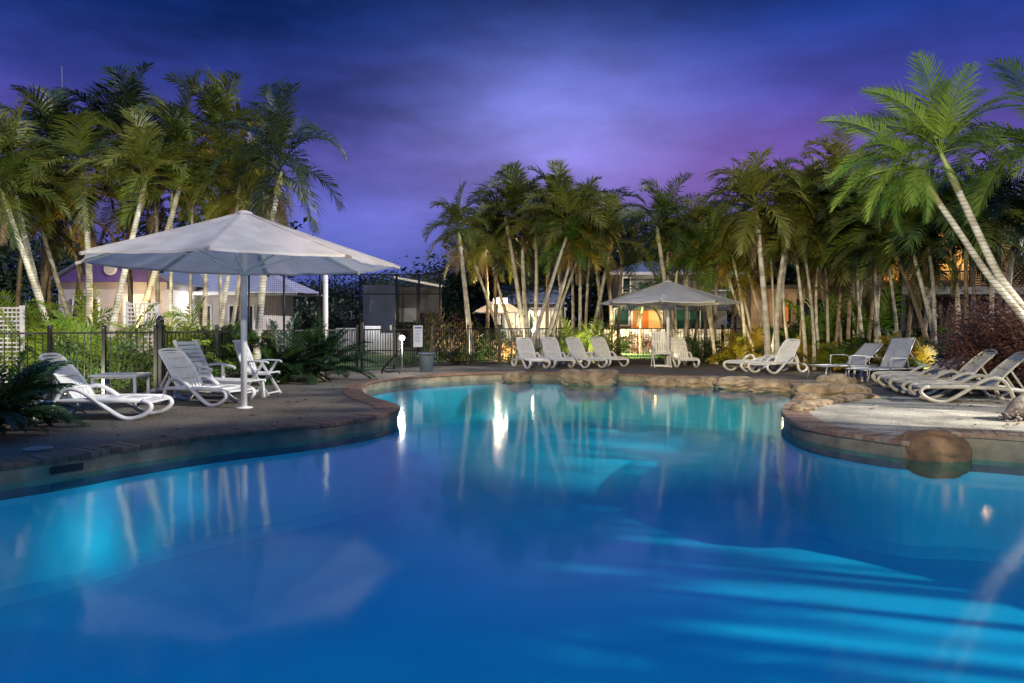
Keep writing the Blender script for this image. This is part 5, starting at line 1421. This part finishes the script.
for i, (px, py, sx, sy, sz, lb) in enumerate([(818, 396, .48, .34, .22, 'largest boulder of the cluster by the grey loungers'), (836, 391, .40, .34, .26, 'tallest boulder at the back of the right cluster'), (850, 394, .36, .36, .19, 'boulder at the right of the cluster'),
                                              (808, 399, .28, .24, .14, 'small boulder low at the water in front of the cluster'), (862, 397, .28, .3, .12, 'low stone at the right end of the cluster')]):
    g_ = G(px, py); rock(lb, (g_.x, g_.y, -.17), (sx, sy, sz), 30 + i, .4 * i, .0)
# flat pale stepping edge stones sweeping from the tip of the right terrace to the boulders
for i, (px, py) in enumerate([(797, 411), (806, 406.5), (818, 404.5), (831, 402.5), (844, 400.8), (856, 398.6)]):
    g_ = G(px, py); rock('flat pale paving stone, %s along the curve to the boulders' % ORD[i], (g_.x + .12, g_.y + .05, -.02), (.30, .16, .06), 50 + i, .75 - .06 * i, .0, 'edging_stone', 'edging stone')
# rough stump at the right edge
mb = MB(); mb.tube(smooth([(.45, .1, -.05), (.2, .05, .16), (-.05, 0, .2), (-.3, -.03, .06)], 5), [.26, .25, .24, .23, .22, .21, .2, .19, .18, .17, .15, .13, .1, .07, .05, .03], 16)
for i in range(240):
    a_ = random.Random(i).uniform(0, 2 * PI); s_ = random.Random(i + 999).uniform(0, 1)
    c = Vector((.45 - .75 * s_, .1 - .13 * s_, .02 + .2 * math.sin(PI * min(1, s_ * 1.1)) * .8)); r0 = .24 * (1 - .75 * s_)
    q = c + Vector((0, math.cos(a_) * r0, math.sin(a_) * r0)); mb.bar(q, q + Vector((-.05, math.cos(a_) * .04, math.sin(a_) * .05)), .03, .015)
o = mb.build('palm_stump', M_BARK); o.location = G(1024, 421); tag(o, 'rough shaggy palm stump lying at the right edge of the terrace', 'stump')

# skimmer in the left wall with its round lid, fallen leaves
q = G(38, 449.5)
t = thing('pool_skimmer', 'pool skimmer with round pale lid and dark slot, left front edge', 'skimmer', (q.x, q.y, 0))
mb = MB(); mb.lathe([(.15, .002), (.15, .014), (.13, .020), (.02, .022)], n=28); mb.build('lid', M_MORTAR, t)
i0 = min(range(nb), key=lambda i: (outline[i] - G(62, 458)).length)
p = outline[i0] - nrm[i0] * .012 - q
mb = MB(); mb.box((p.x, p.y, -.115), (.02, .32, .07), Matrix.Rotation(math.atan2(nrm[i0].y, nrm[i0].x), 3, 'Z')); mb.build('mouth', M_BLACK, t)
rl = random.Random(12); mb = MB()
for i in range(420):
    if i % 3: x, y = rl.uniform(-9, -2.6), rl.uniform(8, 20)
    else: x, y = rl.uniform(5.6, 11), rl.uniform(9.2, 19)
    if any((Vector((x, y, 0)) - outline[j]).length < .1 for j in range(0, nb, 4)): continue
    ins = False; j = nb - 1
    for k in range(nb):
        a_, b_ = outline[k], outline[j]
        if (a_.y > y) != (b_.y > y) and x < (b_.x - a_.x) * (y - a_.y) / (b_.y - a_.y) + a_.x: ins = not ins
        j = k
    if ins: continue
    a_ = rl.uniform(0, 2 * PI); l = rl.uniform(.03, .09); u = Vector((math.cos(a_), math.sin(a_), 0)); w_ = Vector((-u.y, u.x, 0)) * l * rl.uniform(.12, .3); c = Vector((x, y, .022))
    mb.add([c - u * l, c + w_ + Vector((0, 0, rl.uniform(0, .02))), c + u * l + Vector((0, 0, rl.uniform(0, .015))), c - w_], [(0, 1, 2, 3)])
o = mb.build('fallen_leaves', M_CROTON); tag(o, 'small dry leaves scattered over the paving', 'leaf litter', None, 'stuff')
